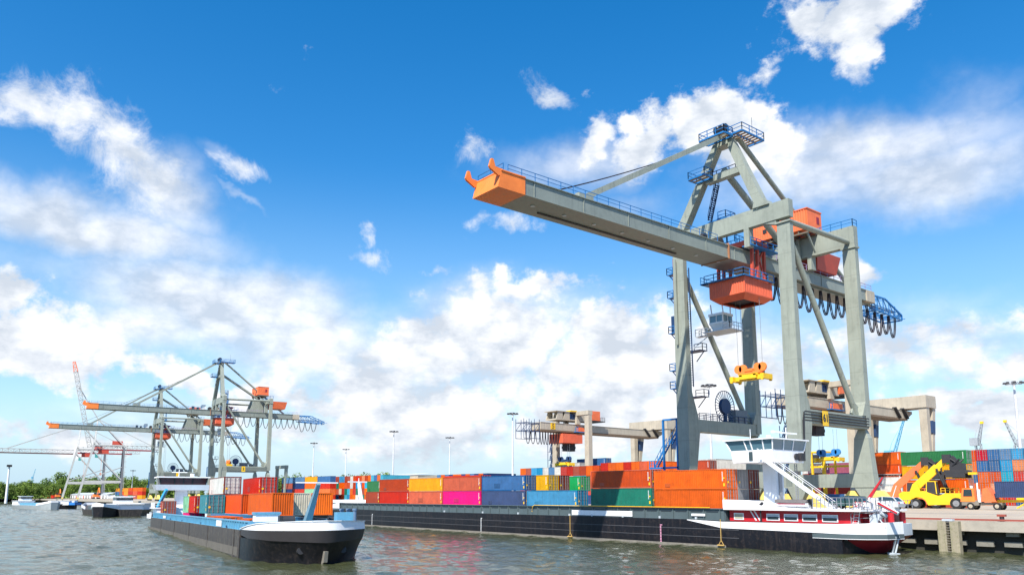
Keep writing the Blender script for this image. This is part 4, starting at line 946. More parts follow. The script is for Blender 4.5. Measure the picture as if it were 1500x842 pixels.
for s in (.0, .33, .62, 1.0):
    yy0 = wy0 + (wy1 - wy0) * s; yy1 = wy0 - .3 + (wy1 - wy0 + .6) * s; MB().beam((wx1 - .02, yy0, 12.2), (wx1 + .22, yy1, 13.45), .14).build('window_post', WHITEB, wh); MB().beam((wx0 + .02, yy0, 12.2), (wx0 - .57, yy1, 13.45), .12).build('window_post', WHITEB, wh)
m = MB().box(wx0 - .8, wx1 + .5, wy0 - .55, wy1 + .55, 13.46, 13.62); m.build('roof', WHITEB, wh)
MB().box(-59.45, -58.9, wy0 - .05, wy0 - .001, 10.9, 12.0).build('side_window', GLASS, wh)
m = MB(); m.tube((wx1 + .1, 92.2, 11.4), (wx1 + .3, 92.2, 11.4), .42, 16); m.box(wx1 + .01, wx1 + .5, 92.9, 93.8, 10.9, 11.9); m.build('life_ring_bracket', DARK, wh)
m = MB(); m.beam((-57, 92, 13.63), (-57, 92, 15.2), .1); m.beam((-57, 89.2, 14.5), (-57, 94.5, 14.5), .14, .2); m.box(-57.2, -56.8, 88.9, 90.3, 14.4, 14.65); m.beam((-60, 88.5, 13.63), (-60, 88.5, 15.0), .06); m.tube((-58.3, 90, 13.62), (-58.3, 90, 14.2), .3, 12)
m.build('mast_radar', WHITE, wh)
m = MB(); m.beam((-57, 93.6, 10.6), (-57, 93.6, 5), .08); m.beam((-57, 94.1, 10.6), (-57, 94.1, 5), .08)
for i in range(18): m.beam((-57, 93.6, 5.2 + i * .3), (-57, 94.1, 5.2 + i * .3), .05)
m.build('ladder', WIRE, mb)
# gangway / stern boom
p0 = ony(1112, 667, 86.9); p1 = ony(1222, 746, 86.9)
m = MB(); 
for dy in (-.35, .35): m.beam(p0 + V((0, dy, 0)), p1 + V((0, dy, 0)), .1, .26); m.beam(p0 + V((0, dy, .9)), p1 + V((0, dy, .9)), .05)
for i in range(24): q = p0.lerp(p1, (i + .5) / 24); m.box(q.x - .14, q.x + .14, q.y - .34, q.y + .34, q.z - .02, q.z + .03)
for i in range(9): q = p0.lerp(p1, i / 8); m.beam(q + V((0, -.35, 0)), q + V((0, -.35, .9)), .05)
m.build('gangway', WHITE, mb)
m = MB()
for (xa, xb, yy) in ((-50.5, -46.5, 86.3), (-46.5, -43.0, 86.3)):
    m.rail([(xa, yy, 4.95), (xb, yy, 4.95)], 1.3, .45, .035)
m.rail([(-45.6, 85.7, 3.4), (-44.0, 86.4, 3.5), (-42.9, 88.0, 3.6)], 1.1, .8, .035); m.rail([(-56, ay - .7, 4.95), (-50, ay - .7, 4.95)], .0001 + .25, 2, .03)
m.rail([(-43.0, 86.4, 4.95), (-43.0, 95, 4.95)], 1.0, 1, .03)
m.build('railing', WIRE, mb)
m = MB(); m.box(-45.19, -43.9, 87.6, 94.2, 3.36, 4.66); m.build('stern_locker', HULLRED, mb)
m = MB(); m.tube((-43.0, 89.6, 3.4), (-43.0, 89.6, 4.6), .34, 14); m.build('stern_bollard', RED, mb); MB().tube((-43.3, 93.0, 3.4), (-43.3, 93.0, 4.6), .34, 14).build('stern_bollard', RED, mb)
m = MB(); m.tube((-43.6, 87.2, 4.1), (-43.6, 88.0, 4.1), .45, 14); m.box(-44.1, -43.3, 86.9, 87.2, 3.4, 4.4); m.tube((-43.2, 87.6, 4.6), (-42.8, 88.2, 4.2), .2, 10); m.beam((-43.4, 87.4, 4.2), (-42.7, 87.6, 3.0), .12); m.build('anchor_winch', PALEG, mb)
m = MB(); m.beam((-45.6, 86.0, 3.3), (-45.2, 86.0, 5.2), .06); m.beam((-45.0, 86.0, 3.3), (-44.6, 86.0, 5.2), .06)
for i in range(6): m.beam((-45.6 + i * .07, 86.0, 3.5 + i * .3), (-45.0 + i * .07, 86.0, 3.5 + i * .3), .05)
m.build('ladder', WHITE, mb)
m = MB(); m.beam((-42.4, 89.2, 2.0), (-43.0, 89.4, .2), .16); m.beam((-42.4, 89.9, 2.0), (-42.8, 89.6, .2), .16); m.beam((-43.3, 89.0, .15), (-42.6, 90.1, .05), .3, .2); m.build('anchor', PALEG, mb)
m = MB(); m.box(-43.9, -42.9, 89.6, 91.6, 4.7, 5.6); m.beam((-43.4, 90.6, 5.6), (-42.6, 90.6, 7.6), .06); m.build('stern_flag_locker', WHITEB, mb)
# bow of the moored barge
m = MB(); pts_ = [(-168, ya), (-172, ya + .34), (-176, ya + 1.36), (-181, ya + 3.6), (-181, yb - 3.6), (-176, yb - 1.36), (-172, yb - .34), (-168, yb)]
m.loft([[V((x, y, 3.6)) for x, y in pts_], [V((x * 1.003 + .3, y, 5.5)) for x, y in pts_]], closed=False, caps=False); m.build('bow_bulwark', WHITEB, mb)
MB().box(-178, -172.3, ya + 2.2, yb - 2.2, 3.7, 4.4).build('foredeck', RAILRED, mb)
mp = ony(530, 733, 91); m = MB(); m.beam((mp.x, 91, 4.3), (mp.x - 1.8, 91, 9.6), .9, .7, .5, .4); m.beam((mp.x - 1.8, 88.2, 9.7), (mp.x - 1.8, 94.2, 9.7), .22, .3); m.beam((mp.x - 1.8, 91, 9.7), (mp.x - 1.8, 91, 10.6), .15)
m.build('bow_mast', WHITEB, mb)

# things standing on the moored barge
bt = thing('dinghy', 'small dinghy under a grey cover on the red cabin roof', 'boat', (-54.0, 87.6, 5.0))
rg = []
for i in range(9):
    s = i / 8; x = -2.3 + 4.6 * s; w = .78 * math.sin(math.pi * min(1, (1 - s) * .75 + .27)) ** .6 if s < 1 else .05; w = [.0, .42, .62, .74, .8, .8, .78, .74, .7][8 - i] if False else .8 * (1 - (1 - min(1, s * 2.0)) ** 2.2) + .02
    rg.append([V((x, -w, .62)), V((x, -w * .8, .25)), V((x, 0, .05 + .2 * (1 - min(1, s * 2.5)))), V((x, w * .8, .25)), V((x, w, .62))])
MB().loft(rg, closed=True).build('hull', WHITEB, bt)
rg2 = [[V((r[0].x, r[0].y * 1.06, .60)), V((r[0].x, r[0].y * 1.02, .72)), V((r[0].x, r[0].y * .4, .98)), V((r[0].x, 0, 1.04)), V((r[0].x, r[4].y * .4, .98)), V((r[0].x, r[4].y * 1.02, .72)), V((r[0].x, r[4].y * 1.06, .60))] for r in rg]
MB().loft(rg2, closed=True).build('cover', TARP, bt)
MB().box(-1.6, 2.2, -.83, .83, .45, .56).build('rub_rail', HULLRED, bt)
MB().box(2.32, 2.7, -.2, .2, .4, 1.1).tube((2.55, 0, .45), (2.6, 0, -.1), .1, 8).build('outboard_motor', DARK, bt)

def car(P, rz, label, paint, group=None):
    r = thing('parked_car', label, 'car', P, rz, group)
    prof = [(-2.15, .35), (-2.2, .75), (-2.05, .98), (-1.3, 1.05), (1.0, .95), (1.95, .82), (2.15, .6), (2.12, .35)]
    m = MB(); m.loft([[V((x, -.86 * s, z)) for x, z in prof] for s in (1,)] + [[V((x, .86, z)) for x, z in prof]]); m.build('body', paint, r)
    cab = [(-1.95, 1.0), (-1.55, 1.42), (-.2, 1.5), (.45, 1.4), (1.1, .97)]
    m = MB(); m.loft([[V((x, -.8, z)) if z < 1.1 else V((x, -.64, z)) for x, z in cab], [V((x, .8, z)) if z < 1.1 else V((x, .64, z)) for x, z in cab]]); g_ = m.build('windows', GLASS, r)
    m = MB(); m.loft([[V((x, -.62, z + .03)) for x, z in cab[1:4]] + [V((x, -.62, z - .0)) for x, z in cab[1:4][::-1]], [V((x, .62, z + .03)) for x, z in cab[1:4]] + [V((x, .62, z)) for x, z in cab[1:4][::-1]]])
    for s in (-1, 1): m.beam((-1.95, s * .8, 1.0), (-1.55, s * .65, 1.44), .09); m.beam((1.1, s * .8, .97), (.45, s * .65, 1.42), .08); m.beam((-.35, s * .8, 1.0), (-.3, s * .65, 1.5), .08)
    m.build('roof', paint, r)
    for x in (-1.35, 1.35):
        for s in (-1, 1):
            w = MB().tube((x, s * .68, .33), (x, s * .88, .33), .33, 18).build('wheel', TYRE, r); MB().tube((x, s * .881, .33), (x, s * .9, .33), .2, 12).build('rim', WIRE, w)
    for s in (-1, 1): MB().box(2.08, 2.17, s * .6 - .18, s * .6 + .18, .62, .76).build('headlight', WHITE, r); MB().box(-2.2, -2.12, s * .65 - .13, s * .65 + .13, .72, .9).build('tail_light', RED, r)
    return r
car((-47.6, 89.3, 4.96), R(180), 'dark green car parked on the barge roof behind the railings', mat('dark_car_paint', (.03, .07, .07), .25, dirt=0))
car((-44.6, 91.2, 4.85), R(180), 'silver car parked nearest the stern of the moored barge', mat('silver_car_paint', (.5, .52, .54), .25, dirt=0))
dk = thing('deck_crane', 'folded red and white car crane on the barge stern', 'crane', (-43.6, 87.6, 4.82))
o = V((-43.6, 87.6, 4.82))
MB().tube((0, 0, 0), (0, 0, 1.4), .3, 14).build('pedestal', WHITEB, dk)
a = ony(1273, 730, 87.6) - o; b_ = ony(1293, 699, 87.6) - o; c_ = ony(1316, 752, 87.6) - o
e_ = ony(1303, 741, 87.6) - o
MB().beam(a, b_, .3, .34, .14, .14).build('upper_boom', RED, dk)
MB().beam(a, c_, .42, .45, .3, .3).build('main_boom', WHITEB, dk)
MB().beam(a.lerp(c_, .35) + V((0, -.3, .12)), c_ + V((0, -.3, .05)), .16).build('ram', RED, dk)
MB().box(-2.4, -.6, -.5, .6, .2, .9).build('counterweight', WHITEB, dk)
bk = thing('bicycle', 'bicycle leaning among the railings on the barge roof', 'bicycle', (-45.4, 86.8, 4.96))
for x in (-.52, .52):
    m = MB()
    for i in range(20): t0, t1 = 2 * math.pi * i / 20, 2 * math.pi * (i + 1) / 20; m.beam((x + .34 * math.cos(t0), 0, .36 + .34 * math.sin(t0)), (x + .34 * math.cos(t1), 0, .36 + .34 * math.sin(t1)), .045)
    for i in range(8): t0 = 2 * math.pi * i / 8; m.beam((x, 0, .36), (x + .34 * math.cos(t0), 0, .36 + .34 * math.sin(t0)), .012)
    m.build('wheel', DARK, bk)
m = MB(); m.beam((-.52, 0, .36), (-.15, 0, .8), .04); m.beam((-.15, 0, .8), (.38, 0, .82), .04); m.beam((.38, 0, .85), (.52, 0, .36), .04); m.beam((-.05, 0, .3), (.38, 0, .8), .04); m.beam((-.05, 0, .3), (-.18, 0, .95), .04); m.beam((-.52, 0, .36), (-.05, 0, .3), .035); m.build('frame', RED, bk)
MB().box(-.3, -.06, -.06, .06, .95, 1.0).build('saddle', DARK, bk); MB().beam((.36, -.28, 1.0), (.36, .28, 1.0), .04).beam((.38, 0, .85), (.36, 0, 1.0), .04).build('handlebar', DARK, bk)

# cargo of the moored barge (right corner X of each container from the survey; near row at Y 86.8)
Yr = 86.8 + 1.22; zc = 4.73
G1 = 'containers on the moored barge'
def mc(pr, row, tier, color, label, L=12.19, zoff=0, **kw):
    xr = ony(pr, 715, Yr - 1.22 + (0 if pr > 1000 else row) * 2.5).x
    return container((xr - L / 2, Yr + row * 2.5, zc + tier * 2.62 + zoff), 0, color, label, G1, L, sticker=True, **kw)
mc(1063.9, 0, 0, 'orange', 'lower orange container nearest the wheelhouse on the moored barge')
mc(1063.9, 0, 1, 'orange', 'upper orange container nearest the wheelhouse on the moored barge')
mc(1063.9, 1, 0, 'grey', 'grey container end in the lower tier just behind the orange ones')
mc(1063.9, 1, 1, 'grey', 'grey container end with dark mark just behind the upper orange one')
mc(1063.9, 2, 0, 'brown', 'lower dark brown container end beside the wheelhouse column')
mc(1063.9, 2, 1, 'brown', 'upper dark brown container end beside the wheelhouse column')
mc(954, 0, 0, 'teal', 'dark green container crossed by the crane shadow on the moored barge', zoff=.25)
mc(954, 0, 1, 'salmon', 'salmon red container crossed by the crane shadow, above a green one', zoff=.25)
mc(954, 0, -1, 'red', 'red container whose top edge shows under the dark green one', zoff=.25)
mc(954, 1, 1, 'orange', 'orange container behind the salmon red one, only its top showing', zoff=.35)
mc(845, 0, 0, 'skyblue', 'light blue container in the lower tier, left of the green one')
mc(803, 1, 1, 'yellow', 'yellow container in the upper tier, right of the blue ones', L=6.06)
mc(819, 2, 1, 'brown', 'dark brown container end standing beside the yellow one', L=6.06)
mc(850, 4, 1, 'bright_green', 'bright green container end at the right of the brown one', L=6.06, zoff=-.1)
mc(845, 1, 0, 'green', 'green container in the lower tier behind the light blue one')
mc(845, 2, 0, 'mint', 'pale green container in the lower tier behind the light blue one')
mc(769, 0, 0, 'slate', 'slate blue container in the lower tier of the double blue stack')
mc(769, 0, 1, 'blue', 'blue container on top of the slate blue one')
mc(769, 0, -1, 'orange', 'orange container whose top edge shows below the slate blue one')
mc(769, 1, 0, 'navy', 'navy container behind the slate blue one')
mc(704, 0, 0, 'pink', 'bright pink container in the lower tier of the moored barge')
mc(704, 0, 1, 'salmon', 'salmon orange container on top of the pink one')
mc(704, 1, 1, 'red', 'red container behind the salmon one above the pink container', zoff=.35)
mc(647.6, 0, 0, 'salmon', 'salmon container below the amber orange one on the moored barge')
mc(647.6, 0, 1, 'amber', 'amber orange container in the upper tier left of the pink stack')
mc(647.6, 1, 1, 'orange', 'orange container behind the amber one, only a strip showing', zoff=.1)
mc(647.6, 0, -1, 'tangerine', 'orange container whose top edge shows below the lower salmon one')
mc(599, 0, 0, 'red', 'red container in the lower tier near the bow of the moored barge')
mc(599, 0, 1, 'brick', 'brick red container in the upper tier near the bow of the moored barge')
mc(599, 0, -1, 'tangerine', 'orange container whose top edge shows below the lower red one')
mc(556, 0, 0, 'brick', 'short brick red container closest to the bow of the moored barge', L=6.06)
mc(557, 1, 1, 'green', 'green container peeking out left of the upper brick red one', L=6.06, zoff=-.2)

# ------------------------------------------------------------------ barge under way (left)
LB_rot = (0, R(-0.46), math.atan2(-.158, .987))
lb = thing('barge', 'brown hulled barge with white bow and light blue coaming, under way', 'barge', (-84.1, 31.2, 0), rot=LB_rot)
MLB = Matrix.Translation((-84.1, 31.2, 0)) @ __import__('mathutils').Euler(LB_rot).to_matrix().to_4x4()
Wd = 11.4
rings = []
for x in (-95, -93, -88, -60, -30, -2, 0):
    i_ = 1.6 if x == -95 else (.5 if x == -93 else 0)
    rings.append([V((x, i_ + .3, -1.5)), V((x, i_, 0)), V((x, i_, 2.9)), V((x, Wd - i_, 2.9)), V((x, Wd - i_, 0)), V((x, Wd - i_ - .3, -1.5))])
MB().loft(rings).build('hull', BROWNH, lb)
# bow: raked, blunt, spreading upward
def bowpts(k):   # k 0 at water .. 1 at deck
    f = [(0.02, 0), (2.8 + .8 * k, .12 - .1 * k), (5.3 + 1.3 * k, .6 - .4 * k), (7.4 + 1.7 * k, 1.6 - .7 * k), (9.3 + 1.4 * k, 3.0 - .3 * k), (10.6 + 1.2 * k, 4.3), (11.0 + 1.15 * k, 5.7)]
    return f + [(x, 11.4 - y) for x, y in f[:-1][::-1]]
R_ = []
for k, z in ((-.1, -1.5), (0, 0), (.45, 1.2), (.8, 2.15)):
    R_.append([V((x, y, z + (-.35 * k * max(0, 1 - abs(i - 6) / 4)))) for i, (x, y) in enumerate(bowpts(k))])
MB().loft(R_, closed=True).build('bow', BLACKH, lb)  # black instead of the brown hull: shade below the flare put into the colour
R_ = [[V((x + .03, y, 2.16 - .28 * max(0, 1 - abs(i - 6) / 4) + (.25 if i in (0, 12) else 0))) for i, (x, y) in enumerate(bowpts(.82))], [V((x + .06, y, 2.95 + .12 * min(1, min(i, 12 - i) / 3))) for i, (x, y) in enumerate(bowpts(1.0))]]
def bwz(i): return [3.0, 3.4, 3.65, 3.8, 3.88, 3.93, 3.95][min(i, 12 - i)]
MB().loft(R_, closed=True).build('bow_flare', mat('dark_grey_hull_paint', (.045, .040, .043), .5, dirt=.3, streak=.3), lb)
MB().loft([[p + V((.02, 0, .002)) for p in R_[1]], [V((x - .0, y, bwz(i))) for i, (x, y) in enumerate(bowpts(.97))]], closed=False, caps=False).build('bow_bulwark', WHITEB, lb)
m = MB(); m.loft([[V((x - .1, y, 3.25)) for x, y in bowpts(.9)], [V((x - .1, y, 3.28)) for x, y in bowpts(.9)]]); m.build('foredeck', LBLUE, lb)
m = MB()
for i, (x, y) in enumerate(bowpts(.97)):
    if i < 12: x2, y2 = bowpts(.97)[i + 1]; m.beam((x, y, bwz(i) + .04), (x2, y2, bwz(i + 1) + .04), .16, .07)
m.build('bulwark_cap', WHITEB, lb)
m = MB()
for (y, z) in ((3.6, 1.15), (7.8, 1.15)): m.tube((9.6, y, z - .1), (10.62, y, z), .34, 14)
m.build('hawse_holes', DARK, lb)
MB().prism([(10.9, 5.55, -.2), (11.75, 5.55, .05), (12.0, 5.55, 1.1), (11.2, 5.55, 1.1)], (0, .35, 0)).build('stem_bar', WATERB, lb)
MB().box(-92, -1, -.03, -.001, .15, 1.05).build('waterline_band', mat('pale_hull_scum', (.15, .135, .115), .7, dirt=.8, dcol=(.05, .045, .04), streak=.7, scale=1.2), lb)
m = MB()
for x in (-70, -52, -36, -20, -3.2, -.1): m.box(x - .12, x + .12, -.06, -.031, -.1, 2.9)
m.build('hull_frames', BROWNH, lb)
# coaming
m = MB(); m.box(-86, 2.5, .25, .35, 2.9, 3.72); m.box(-86, 2.5, .12, .75, 3.721, 3.84); m.box(-86, 2.5, Wd - .35, Wd - .25, 2.9, 3.72); m.box(-86, 2.5, Wd - .75, Wd - .12, 3.721, 3.84)
m.box(2.4, 2.5, .36, Wd - .36, 2.9, 3.72); x = -85
while x < 2: m.box(x - .05, x + .05, .05, .249, 2.9, 3.72); x += 1.35
m.box(-92, 0, .02, Wd - .02, 2.9, 2.93)
co = m.build('coaming', LBLUE, lb)
m = MB(); m.box(-14.5, -11.2, .0, .049, 2.98, 3.68); m.box(-68, -64.5, .0, .049, 3.05, 3.5); m.build('notice_board', WHITEB, co)
m = MB(); m.box(-.8, 2.3, .36, Wd - .4, 3.73, 3.76); m.build('hatch_edge', LBLUE, co)
for i, x in enumerate((-76, -58, -44, -26, -8)): MB().box(x - .15, x + .15, -.02, .04, 2.94, 3.2).build('deck_bollard', NAVY, lb)
# bow equipment
P = V((4.6, 5.7, 3.3))
MB().beam(P, P + V((4.0, 0, 4.3)), .75, .75, .36, .34).build('bow_mast', mat('blue_grey_mast_paint', (.15, .26, .32), .45), lb)
MB().beam(P + V((4.0, -2.3, 4.4)), P + V((4.0, 2.0, 4.4)), .1, .12).build('mast_crossbar', WHITEB, lb)
m = MB()
for y in (8.7, 9.4, 10.1): m.tube((7.0, y, 3.3), (7.0, y, 4.9), .2, 12); m.tube((7.0, y, 4.9), (7.0, y, 5.1), .27, 12)
m.build('vent_pipes', mat('pipe_blue_grey', (.13, .2, .3), .4), lb)
MB().box(8.0, 9.0, 7.6, 9.3, 3.4, 4.75).build('blue_locker', LBLUE, lb)
m = MB(); m.box(.6, 2.0, 1.1, 3.6, 3.3, 4.5); m.build('locker', WHITEB, lb); MB().box(.5, 2.1, 1.0, 3.7, 4.501, 4.75).build('locker_lid', LBLUE, lb)
MB().tube((4, 3.31, 3.9), (4, 4.6, 3.9), .5, 14).box(3.6, 4.4, 3.0, 3.3, 3.3, 4.4).build('anchor_winch', DARK, lb); MB().tube((6, 7.6, 3.9), (6, 8.4, 3.9), .4, 14).build('rope_drum', DARK, lb)
# aft superstructure and wheelhouse
m = MB(); m.box(-94.4, -87, .9, Wd - .9, 2.9, 4.6); m.box(-94.8, -86.8, .3, Wd - .3, 4.601, 4.8); m.build('cabin', WHITEB, lb)
m = MB(); m.prism([(-95.6, 1.2, 2.4), (-95.6, 1.2, 3.9), (-92, .1, 3.9), (-92, .0, 2.4)], (0, .1, 0)); m.box(-95.7, -95.5, 1.2, Wd - 1.2, 2.4, 3.9); m.box(-95.5, -88, -.05, .05, 2.6, 3.5); m.build('stern_bulwark', WHITEB, lb)
m = MB(); m.box(-91.5, -89.4, 4.6, 6.8, 4.81, 8.3); m.build('wheelhouse_column', WHITEB, lb)
m = MB(); m.hexa([(-92.5, .7, 8.3), (-88, .7, 8.3), (-88, 10.7, 8.3), (-92.5, 10.7, 8.3)], [(-92.5, .2, 9.4), (-87.7, .2, 9.4), (-87.7, 11.2, 9.4), (-92.5, 11.2, 9.4)]); wh2 = m.build('wheelhouse', WHITEB, lb)
m = MB(); m.hexa([(-92.3, 1.4, 9.41), (-88, 1.4, 9.41), (-88, 10, 9.41), (-92.3, 10, 9.41)], [(-92.6, 1.1, 10.8), (-87.6, 1.1, 10.8), (-87.6, 10.3, 10.8), (-92.6, 10.3, 10.8)]); m.build('glazing', mat('reddish_dark_glass', (.10, .03, .03), .15, dirt=0), wh2)
for y in (1.4, 4.0, 5.7, 7.4, 10): MB().beam((-88, y, 9.4), (-87.6, 1.1 + (y - 1.4) * 9.2 / 8.6, 10.8), .2).build('window_post', DARK, wh2)
MB().box(-93, -87.2, .6, 10.8, 10.81, 11.05).build('roof', WHITEB, wh2)
m = MB(); m.beam((-90, 5, 11.05), (-90, 5, 12.6), .12); m.beam((-90, 3.6, 12), (-90, 6.6, 12), .16); m.tube((-89, 7.5, 11.05), (-89, 7.5, 11.7), .45, 12); m.build('mast_radar', WHITE, wh2)
m = MB(); m.beam((-89, 1.2, 4.8), (-86.4, 2.4, 8.4), .5, .5); m.build('crane_jib', mat('bright_blue_jib', (.05, .36, .62), .4), lb)
m = MB(); m.rail([(-87, .5, 4.8), (-94, .5, 4.8)], 1.0, 1, .04); m.rail([(-87, .5, 4.8), (-87, Wd - .5, 4.8)], 1.0, 1.2, .04); m.build('railing', WHITE, lb)

G2 = 'containers on the barge under way'
Mq = MLB.to_quaternion().to_euler()
def lc(x1, row, tier, color, label, L=6.06, zb_=4.25, **kw):
    """x1: forward end; row offset of the near side"""
    y = row; p = MLB @ V((x1 - L / 2, y + 1.22, zb_ + tier * 2.62)); rr = Mq
    if kw.pop('flip', False): rr = (MLB.to_quaternion().to_matrix() @ Matrix.Rotation(math.pi, 3, 'Z')).to_euler()
    return container(p, 0, color, label, G2, L, rot=rr, sticker=True, **kw)
rows = [1.2, 3.75, 6.3, 8.85]
def rl(*a, flip=False, **k): return lc(*a, **k)
lc(-2.6, 3.75, 0, 'orange', 'orange container in front, left of the tall bow mast', 12.19, flip=True)
lc(-4.6, 6.3, 0, 'cream', 'cream ribbed container end between the two front orange ones', 12.19, flip=True)
lc(-4.4, 8.85, 0, 'tangerine', 'vivid orange container behind the bow mast, right of the cream end', 12.19, flip=True)
lc(-19.2, 3.75, 0, 'salmon', 'orange red container second from the bow on the moving barge', 12.19, flip=True)
lc(-29.8, 1.2, 0, 'teal_blue', 'teal blue container with its barred doors facing the bow', 6.06)
lc(-40.2, 1.2, 0, 'red', 'narrow red brown container left of the teal blue one', 6.06, 4.2)
lc(-46.6, 1.2, 0, 'mint', 'pale green container in the lower row of the moving barge', 6.06, 4.2)
lc(-92 + 0, 3.75, 0, 'brick', 'dark red container alone in front of the white wheelhouse', 6.06, 3.85) if False else lc(-83.5, 1.6, 0, 'brick', 'dark red container alone beside the white wheelhouse', 6.06, 3.5)
lc(-32, 3.75, 1, 'white', 'cream white container with brown framed doors on the upper tier', 12.19, 4.25, frame=cmat('brown'))
lc(-32, 8.85, 1, 'red', 'bright red container with barred doors on the upper tier', 12.19)
lc(-32, 3.75, 0, 'brown', 'dark container under the cream white one on the moving barge', 12.19)
lc(-32, 8.85, 0, 'navy', 'dark blue container under the bright red one on the moving barge', 12.19)
lc(-29, 6.3, 0, 'orange', 'orange container between the rows under the red one', 12.19)
lc(-1.9, 1.2, -1, 'tangerine', 'orange container low in the hold beside the blue coaming', 6.06, 4.0)
lc(-17, 1.2, -1, 'orange', 'orange container low in the hold, its roof level with the coaming', 12.19, 4.0)
lc(-46, 1.2, -1, 'pink', 'pink container low in the hold, only its roof edge showing', 6.06, 4.2)

# ------------------------------------------------------------------ other barges, far left
def far_barge(P, rz, L, B, label, side, top_, wheel=True, coam=None, z=1.9):
    r = thing('barge', label, 'barge', P, rz, 'barges moored far across the basin')
    rg = []
    for x, s, zz in ((-L / 2, .75, z + .4), (-L / 2 + 3, 1, z), (L / 2 - 9, 1, z), (L / 2 - 4, .85, z + .6), (L / 2, .35, z + 1.3)):
        b = B / 2 * s; rg.append([V((x * .98, -b * .8, -1)), V((x, -b, zz)), V((x, b, zz)), V((x * .98, b * .8, -1))])
    MB().loft(rg).build('hull', side, r)
    m = MB()
    q = [(L / 2 - 12, 1, 0), (L / 2 - 4, .85, .6), (L / 2, .35, 1.3)]
    for s in (-1, 1): m.loft([[V((x, s * B / 2 * k, z + dz)), V((x, s * B / 2 * k + s * .1, z + dz)), V((x, s * B / 2 * k + s * .1, z + dz + .9)), V((x, s * B / 2 * k, z + dz + .9))] for x, k, dz in q])
    m.box(L / 2 - .1, L / 2 + .05, -B * .17, B * .17, z + 1.3, z + 2.2); m.build('bow_bulwark', WHITEB, r)
    MB().box(-L / 2 + 14, L / 2 - 12, -B / 2 + .8, B / 2 - .8, z, z + 1.1).build('coaming', coam or top_, r)
    m = MB(); m.box(-L / 2 + 1.5, -L / 2 + 11, -B / 2 + .6, B / 2 - .6, z, z + 1.9); m.box(-L / 2 + 1, -L / 2 + 11.6, -B / 2 + .3, B / 2 - .3, z + 1.91, z + 2.1); m.build('cabin', WHITEB, r)
    if wheel:
        m = MB(); m.box(-L / 2 + 7, -L / 2 + 11, -2.4, 2.4, z + 2.11, z + 4.2); w = m.build('wheelhouse', WHITEB, r)
        MB().box(-L / 2 + 6.95, -L / 2 + 11.05, -2.45, 2.45, z + 3.1, z + 3.9).build('windows', GLASS, w)
        MB().box(-L / 2 + 6.5, -L / 2 + 11.5, -2.9, 2.9, z + 4.21, z + 4.4).build('roof', WHITEB, w)
    return r
def seat(px, py, ang, L): p = onz(px, py, 0); return (p.x, p.y, 0)
LBH = mat('pale_grey_hull', (.40, .44, .46), .5)
def fb(p0, p1, B, *args, **kw):
    a, b_ = onz(*p0, 0), onz(*p1, 0); d = b_ - a; c = (a + b_) / 2 + V((-d.y, d.x, 0)).normalized() * (B / 2) * (1 if V((-d.y, d.x, 0)).dot(c_dir(a)) > 0 else -1)
    return far_barge((c.x, c.y, 0), math.atan2(d.y, d.x), d.length, B, *args, **kw)
def c_dir(a): return V((a.x, a.y, 0)).normalized()
fb((14, 744.5), (64, 746.5), 8.5, 'white and pale blue barge moored farthest left', LBH, LBLUE)
fb((66, 745), (104, 745), 8, 'dark barge with blue coaming, second from the left border', BLACKH, mat('vivid_blue', (.03, .2, .6), .5), False)
fb((168, 757), (111, 753), 9, 'brown barge with white wheelhouse below the lattice cranes', BROWNH, GREEN)
fb((226, 753.5), (164, 757.5), 8.5, 'black barge with sharp white bow just left of the moving barge', BLACKH, RAILRED, False)

